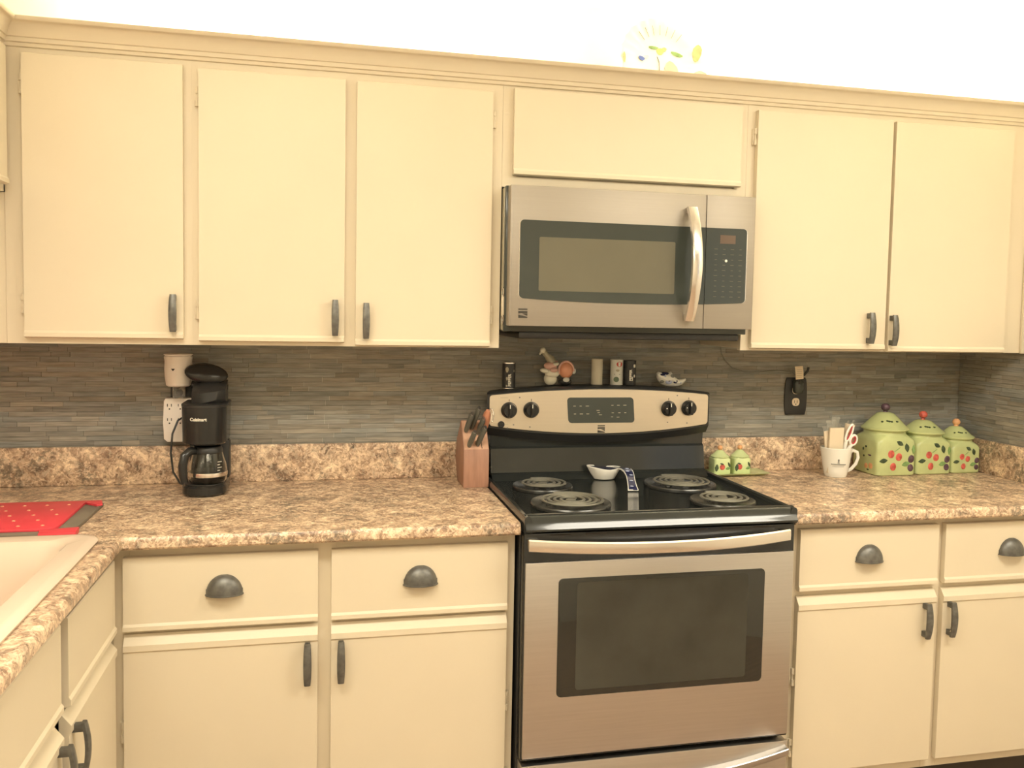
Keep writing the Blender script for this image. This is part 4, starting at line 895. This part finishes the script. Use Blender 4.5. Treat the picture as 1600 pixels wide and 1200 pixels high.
for i, (x, lab) in enumerate(((0.812, 'small green strawberry-painted pot nearer the range on the green plate'), (0.885, 'small green strawberry-painted pot farther from the range on the green plate'))):
    y = -0.080
    t = thing('condiment_pot', lab, 'pot', (x, y, zq), 'green pots on the small plate')
    bm = B(); loft(bm, [rr(x-0.027, x+0.027, y-0.023, y+0.023, 0.006, zq), rr(x-0.030, x+0.030, y-0.026, y+0.026, 0.008, zq+0.004), rr(x-0.030, x+0.030, y-0.026, y+0.026, 0.008, zq+0.052), rr(x-0.026, x+0.026, y-0.023, y+0.023, 0.012, zq+0.057)]); part('jar', bm, M['green_lt'], t)
    bm = B(); lathe(bm, [(0.026, 0.056), (0.031, 0.058), (0.031, 0.061), (0.022, 0.068), (0.012, 0.078), (0.006, 0.081), (0, 0.081), (0, 0.056)], (x, y, zq), 28); part('lid', bm, M['green_lt'], t)
    bm = B(); ell(bm, (x, y, zq+0.088), 0.0085, 0.0085, 0.0085); part('lid_knob', bm, M['peach'], t, 'peach coloured knob')
    yf = y-0.0262
    onface(t, 'strawberry', 'berry', x-0.002-i*0.010, zq+0.026, yf, 0.010, 0.010)
    onface(t, 'strawberry_cap', 'leaf', x-0.004-i*0.010, zq+0.037, yf, 0.008, 0.003, 0.2, point=True)
    onface(t, 'leaf', 'leaf2', x+0.019, zq+0.022, yf, 0.010, 0.005, -0.3, point=True)
    onface(t, 'leaf', 'leaf', x-0.022, zq+0.024, yf, 0.007, 0.013, 0.1, point=True)
    onface(t, 'leaf', 'leaf', x+0.022, zq+0.034, yf, 0.004, 0.010, -0.4, point=True)

# ================================================================ CANISTERS
def canister(label, x0, x1, y0, y1, hb, hl, hk, km, klab, big):
    w_ = x1-x0; xm, ym = (x0+x1)/2, (y0+y1)/2; z = zr+0.0004
    t = thing('ceramic_canister', label, 'canister', (xm, ym, zr), 'green fruit-painted canisters')
    c = w_*0.11
    def sq(k, zz, rk=1.0):
        hw, hd2 = w_/2*k, (y1-y0)/2*k; return [(xm+a, ym+b, z+zz) for a, b in rrect(-hw, hw, -hd2, hd2, min(hw, hd2)*rk, 6)]
    bm = B(); loft(bm, [sq(0.94, 0, 0.22), sq(0.99, 0.003, 0.2), sq(1, 0.008, 0.2), sq(1.0, hb*0.55, 0.2), sq(1.0, hb*0.76, 0.22), sq(0.975, hb*0.81, 0.30), sq(0.95, hb*0.86, 0.5), sq(0.90, hb*0.92, 0.9), sq(0.90, hb, 0.98)])
    part('jar', bm, M['green'], t)
    R0 = w_/2*1.03
    bm = B(); lathe(bm, [(0, hb-0.002), (R0*0.9, hb-0.002), (R0*0.98, hb+0.001), (R0*1.02, hb+0.004), (R0*1.02, hb+0.008), (R0*0.96, hb+0.0105), (R0*0.80, hb+(hl-hb)*0.38), (R0*0.56, hb+(hl-hb)*0.70), (R0*0.36, hb+(hl-hb)*0.93), (R0*0.20, hl), (0, hl)], (xm, ym, z), 44); ld = part('lid', bm, M['green'], t)
    bm = B(); ell(bm, (xm, ym, z+hk-0.012*big), 0.0135*big, 0.0135*big, 0.0125*big); lathe(bm, [(0, hl-0.003), (0.009, hl-0.003), (0.007, hl+0.004), (0, hl+0.004)], (xm, ym, z), 16)
    part('lid_knob', bm, M[km], t, klab)
    yf = y0-0.0003; s = w_/0.150; X = lambda u: xm+u*w_; Z = lambda v: z+v*hb*1.0
    on = lambda nme, m_, u, v, ww, hh, a=0, pt=False: onface(t, nme, m_, X(u), Z(v), yf, ww*s, hh*s, a, 0.0026, pt)
    on('raspberry', 'berry', -0.15, 0.50, 0.0128, 0.0140); on('raspberry', 'berry', 0.05, 0.43, 0.0125, 0.0140, 0.2); on('raspberry', 'berry', -0.09, 0.21, 0.0120, 0.0140)
    on('leaf', 'leaf', -0.34, 0.35, 0.0165, 0.0085, -0.15, True); on('leaf', 'leaf', 0.07, 0.74, 0.0150, 0.0080, 0.5, True); on('leaf', 'leaf', 0.25, 0.64, 0.0165, 0.0090, 1.35, True)
    on('leaf', 'leaf2', 0.24, 0.27, 0.0170, 0.0090, -0.25, True)
    on('stem', 'leaf2', 0.00, 0.60, 0.014, 0.0008, -0.6)
    yfc = yf
    bmx = [('plum', 'plum', 0.395, 0.38, 0.0125, 0.0145, 0.3), ('plum', 'plum', 0.385, 0.18, 0.0120, 0.0135, -0.3)]
    for nme, m_, u, v, ww, hh, a in bmx: onface(t, nme, m_, X(u)-0.004*s, Z(v), yf+0.0008, ww*s, hh*s, a, 0.004)
    on('leaf', 'leaf2', 0.42, 0.60, 0.0070, 0.0160, 0.0, True) if big > 1 else None
    # side face (-x)
    xs = x0-0.0003
    for (v_, zz_, a_, b_, m_) in ((-0.05, 0.62, 0.006, 0.004, 'leaf'), (0.05, 0.56, 0.004, 0.006, 'leaf'), (-0.20, 0.44, 0.010, 0.003, 'plum'), (0.02, 0.40, 0.005, 0.004, 'leaf'), (0.22, 0.34, 0.005, 0.007, 'leaf'), (-0.25, 0.20, 0.012, 0.011, 'peach'), (-0.08, 0.18, 0.010, 0.010, 'peach'), (-0.15, 0.10, 0.007, 0.003, 'leaf'), (0.32, 0.22, 0.008, 0.010, 'leaf')):
        bm = B(); ell(bm, (xs+0.0006, ym+v_*(y1-y0), Z(zz_)), 0.0022, a_*s, b_*s, 10, 6); part('painted_sprig' if m_ == 'leaf' else ('peach' if m_ == 'peach' else 'blossom'), bm, M[m_], t)
    # sprigs on the lid
    for k, (ang, f) in enumerate(((250, 0.55), (258, 0.50), (243, 0.62), (280, 0.5), (225, 0.45))):
        a = R(ang); rr_ = R0*lerp(0.80, 0.56, f); zz_ = z+hb+(hl-hb)*lerp(0.38, 0.70, f)
        bm = B(); ell(bm, (xm+rr_*math.cos(a), ym+rr_*math.sin(a), zz_), 0.006*s, 0.0045*s, 0.0030*s, 8, 6, Matrix.Rotation(a, 3, 'Z')); part('lid_sprig', bm, M['leaf'], ld)
    return t
canister('largest green fruit-painted canister with a purple plum knob', 1.346, 1.497, -0.176, -0.030, 0.151, 0.212, 0.242, 'plum', 'dark plum knob', 1.12)
canister('middle-sized green fruit-painted canister with a red berry knob', 1.505, 1.645, -0.168, -0.035, 0.137, 0.184, 0.214, 'berry', 'red berry knob', 1.05)
canister('smallest green fruit-painted canister with a peach knob in the right corner', 1.653, 1.770, -0.160, -0.045, 0.117, 0.160, 0.186, 'peach', 'peach knob', 1.0)

# ================================================================ MUG AND ITS CONTENTS
ux, uy, uz = 1.205, -0.150, zr+0.0004
t = thing('coffee_mug', 'white mug with a grey emblem holding packets and scissors beside the canisters', 'mug', (ux, uy, zr))
def mr(z): return 0.0365+0.0155*min(1, z/0.098)**0.9
prof = [(0.0, 0.0), (0.034, 0.0), (0.0365, 0.003)]+[(mr(z), z) for z in (0.02, 0.04, 0.06, 0.08, 0.098)]+[(mr(0.098)-0.0015, 0.1000)]+[(mr(z)-0.0035, z) for z in (0.098, 0.07, 0.04, 0.012)]+[(0.030, 0.006), (0, 0.006)]
bm = B(); lathe(bm, prof, (ux, uy, uz), 44); part('cup', bm, M['porcelain'], t)
bm = B(); tube(bm, [(ux+mr(0.085)-0.003, uy, uz+0.078), (ux+mr(0.085)+0.014, uy, uz+0.087), (ux+mr(0.085)+0.030, uy, uz+0.080), (ux+mr(0.085)+0.034, uy, uz+0.062), (ux+mr(0.085)+0.026, uy, uz+0.040), (ux+mr(0.085)+0.008, uy, uz+0.022), (ux+mr(0.02)-0.003, uy, uz+0.014)], 0.0040, 10, rx=0.0060, up=(0, 1, 0)); part('handle', bm, M['porcelain'], t)
bm = B(); flat(bm, blob(0, 0.010, 0.0028, 0.006)); flat(bm, blob(0, 0.0195, 0.0018, 0.003)); flat(bm, rrect(-0.0035, 0.0035, 0.001, 0.0035, 0.0005))
for k in range(12): flat(bm, rrect(-0.024+k*0.0042, -0.0212+k*0.0042, -0.0045, -0.0015, 0.0003))
for k in range(9): flat(bm, rrect(-0.018+k*0.0042, -0.016+k*0.0042, -0.0105, -0.009, 0.0003))
part('printed_emblem', wrap(bm, (ux, uy, uz+0.050), 0.0465, R(-22)), M['ink_g'], t)
def slab(bm, base, top, hw, th, nrm_=(0, -1, 0), wr=0.0):
    base, top, n_ = Vector(base), Vector(top), Vector(nrm_); s_ = (top-base).cross(n_).normalized(); rings = []
    for k in range(7):
        f = k/6; p = base.lerp(top, f); q = hw*(1+wr*math.sin(7*f)); rings.append([p-s_*q-n_*th, p+s_*q-n_*th, p+s_*q*1.0+n_*th, p-s_*q+n_*th])
    loft(bm, rings)
t = thing('paper_packet', 'cream paper packet standing at the left in the white mug', 'packet', (ux-0.012, uy-0.01, uz+0.01), 'packets in the mug')
bm = B(); slab(bm, (ux-0.013, uy-0.012, uz+0.015), (ux-0.015, uy-0.020, uz+0.168), 0.0260, 0.004); part('sleeve', bm, M['paper'], t)
bm = B(); slab(bm, (ux-0.023, uy-0.002, uz+0.030), (ux-0.040, uy-0.006, uz+0.156), 0.014, 0.002); part('inner_card', bm, M['paper'], t)
t = thing('plastic_wrap', 'crumpled clear plastic wrap sticking out behind the cream packet in the mug', 'wrapper', (ux-0.015, uy+0.012, uz+0.05), 'packets in the mug')
bm = B()
for k, (dx, hgt, ww) in enumerate(((-0.036, 0.172, 0.014), (-0.018, 0.190, 0.016), (0.000, 0.202, 0.014), (0.014, 0.178, 0.012))):
    slab(bm, (ux-0.012+dx*0.3, uy+0.004+k*0.003, uz+0.05), (ux-0.004+dx, uy-0.002+k*0.003, uz+hgt), ww, 0.0008, (0.15*(k-1.5), -1, 0.1), 0.35)
for v in bm.verts: v.co.y += random.uniform(-0.002, 0.002)
part('film', bm, M['film'], t)
t = thing('wrapped_sweet_packet', 'crinkled cream and orange packet at the right in the mug behind the scissors', 'packet', (ux+0.03, uy+0.012, uz+0.05), 'packets in the mug')
bm = B(); slab(bm, (ux+0.020, uy+0.010, uz+0.030), (ux+0.052, uy+0.004, uz+0.176), 0.017, 0.004, (0.2, -1, 0), 0.2)
part('wrapper', bm, M['paper'], t)
bm = B(); ell(bm, (ux+0.049, uy-0.001, uz+0.152), 0.011, 0.004, 0.012); part('orange_patch', bm, M['peach'], t)
for k in range(6):
    bm = B(); x = ux+0.034+k*0.0065; slab(bm, (x, uy+0.006, uz+0.165), (x+0.003, uy+0.002, uz+0.182+0.008*math.sin(k*2)), 0.004, 0.0008, (0.3*(k % 2), -1, 0), 0.3); part('crimped_end', bm, M['film'], t)
# scissors
t = thing('scissors', 'scissors with white and red handles standing in the mug', 'scissors', (ux+0.022, uy-0.018, uz+0.01))
yy = uy-0.022
def ovring(cx_, cz_, a_, b_, ang, rr_, y, n=28):
    return [(cx_+a_*math.cos(q)*math.cos(ang)-b_*math.sin(q)*math.sin(ang), y, cz_+a_*math.cos(q)*math.sin(ang)+b_*math.sin(q)*math.cos(ang)) for q in [2*math.pi*k/n for k in range(n)]]
bm = B(); tube(bm, ovring(ux+0.032, uz+0.150, 0.030, 0.0085, R(68), 0, yy), 0.0042, 8, closed=True); tube(bm, [(ux+0.021, yy, uz+0.120), (ux+0.018, yy, uz+0.105), (ux+0.020, yy+0.004, uz+0.080)], 0.006, 8); lo = part('long_bow', bm, M['porcelain'], t)
bm = B(); tube(bm, ovring(ux+0.031, uz+0.150, 0.025, 0.0050, R(68), 0, yy), 0.0028, 8, closed=True); part('grip_lining', bm, M['scis_r'], lo)
bm = B(); tube(bm, ovring(ux+0.046, uz+0.126, 0.017, 0.0115, R(72), 0, yy-0.004), 0.0042, 8, closed=True); tube(bm, [(ux+0.041, yy-0.004, uz+0.111), (ux+0.032, yy-0.002, uz+0.100), (ux+0.026, yy+0.004, uz+0.080)], 0.006, 8); sh = part('short_bow', bm, M['porcelain'], t)
bm = B(); tube(bm, ovring(ux+0.046, uz+0.126, 0.0125, 0.0070, R(72), 0, yy-0.004), 0.0032, 8, closed=True); part('grip_lining', bm, M['scis_r'], sh)
bm = B(); slab(bm, (ux+0.010, uy-0.010, uz+0.012), (ux+0.022, yy+0.004, uz+0.098), 0.006, 0.0012); part('blade', bm, M['steel'], t)

# ================================================================ RIGHT OUTLET
t = thing('outlet_plate', 'black duplex outlet plate with a cream tag on the right tiled wall', 'outlet', (1.126, -0.009, 1.106))
bm = B(); pts = []
for k in range(9): a = -1+2*k/8; pts.append((1.085-0.003*(1-a*a), 1.110+a*0+0.061*(a+1)))
pts = [(1.089, 1.106)]+[(1.088-0.004*(1-u*u), 1.1715+0.0625*u) for u in (-0.8, -0.4, 0, 0.4, 0.8)]+[(1.090, 1.237), (1.162, 1.237)]+[(1.166+0.004*(1-u*u), 1.1715+0.0625*u) for u in (0.8, 0.4, 0, -0.4, -0.8)]+[(1.164, 1.106)]
prism(bm, pts, 'y', -0.0125, -0.0072, 0.0012); part('plate', bm, M['blackp'], t)
for z in (1.151, 1.193):
    bm = B(); prism(bm, rrect(1.1125, 1.1405, z-0.014, z+0.014, 0.011), 'y', -0.0148, -0.0120, 0.0006); f = part('socket_face', bm, M['paper'], t)
    bm = B(); box(bm, 1.1195, 1.1215, -0.0152, -0.0145, z-0.004, z+0.006); box(bm, 1.1305, 1.1325, -0.0152, -0.0145, z-0.004, z+0.006); box(bm, 1.1245, 1.1285, -0.0152, -0.0145, z-0.0095, z-0.0060); part('slots', bm, M['slot'], f)
t = thing('plug_adapter', 'dark clear plug with a bent black prong cord in the upper right-hand socket', 'plug', (1.126, -0.03, 1.18))
bm = B(); loft(bm, [[(x, -0.0155, z) for x, z in rrect(1.112, 1.146, 1.180, 1.232, 0.014)], [(x, -0.030, z) for x, z in rrect(1.113, 1.145, 1.181, 1.231, 0.014)], [(x, -0.034, z) for x, z in rrect(1.117, 1.141, 1.186, 1.226, 0.012)]]); part('clear_body', bm, M['grey_glass'], t)
bm = B(); tube(bm, [(1.126, -0.032, 1.215), (1.126, -0.036, 1.238), (1.142, -0.036, 1.248), (1.156, -0.034, 1.262), (1.160, -0.032, 1.274)], 0.0042, 8); part('cord_stub', bm, M['blackp'], t)
t = thing('paper_tag', 'small tan paper tag stuck above the black outlet on the right wall', 'tag', (1.118, -0.04, 1.235))
bm = B(); rings = [[(1.102+dx, -0.045-dy, z), (1.134+dx, -0.045-dy+0.004, z+0.003), (1.134+dx, -0.0442-dy+0.004, z+0.003), (1.102+dx, -0.0442-dy, z)] for dx, dy, z in ((0.003, 0, 1.232), (0.001, 0.002, 1.250), (-0.001, 0.002, 1.266), (-0.002, 0, 1.277))]
loft(bm, rings); part('card', bm, M['paper'], t)
bm = B()
for k in range(5): box(bm, 1.106, 1.126, -0.0480, -0.0465, 1.240+k*0.0065, 1.241+k*0.0065)
part('printed_lines', bm, M['khaki'], t, kind='stuff')
bm = B(); tube(bm, [(0.835, -0.012, 1.342), (0.838, -0.012, 1.320), (0.850, -0.012, 1.298), (0.880, -0.012, 1.270), (0.925, -0.011, 1.255), (0.985, -0.012, 1.255), (1.050, -0.013, 1.262), (1.100, -0.020, 1.255), (1.124, -0.034, 1.240)], 0.0015, 6)
solo('thin_cord', bm, M['ink_g'], 'thin grey cord drooping along the tiles from under the cabinet to the right outlet', 'cord', (0.98, -0.012, 1.255))
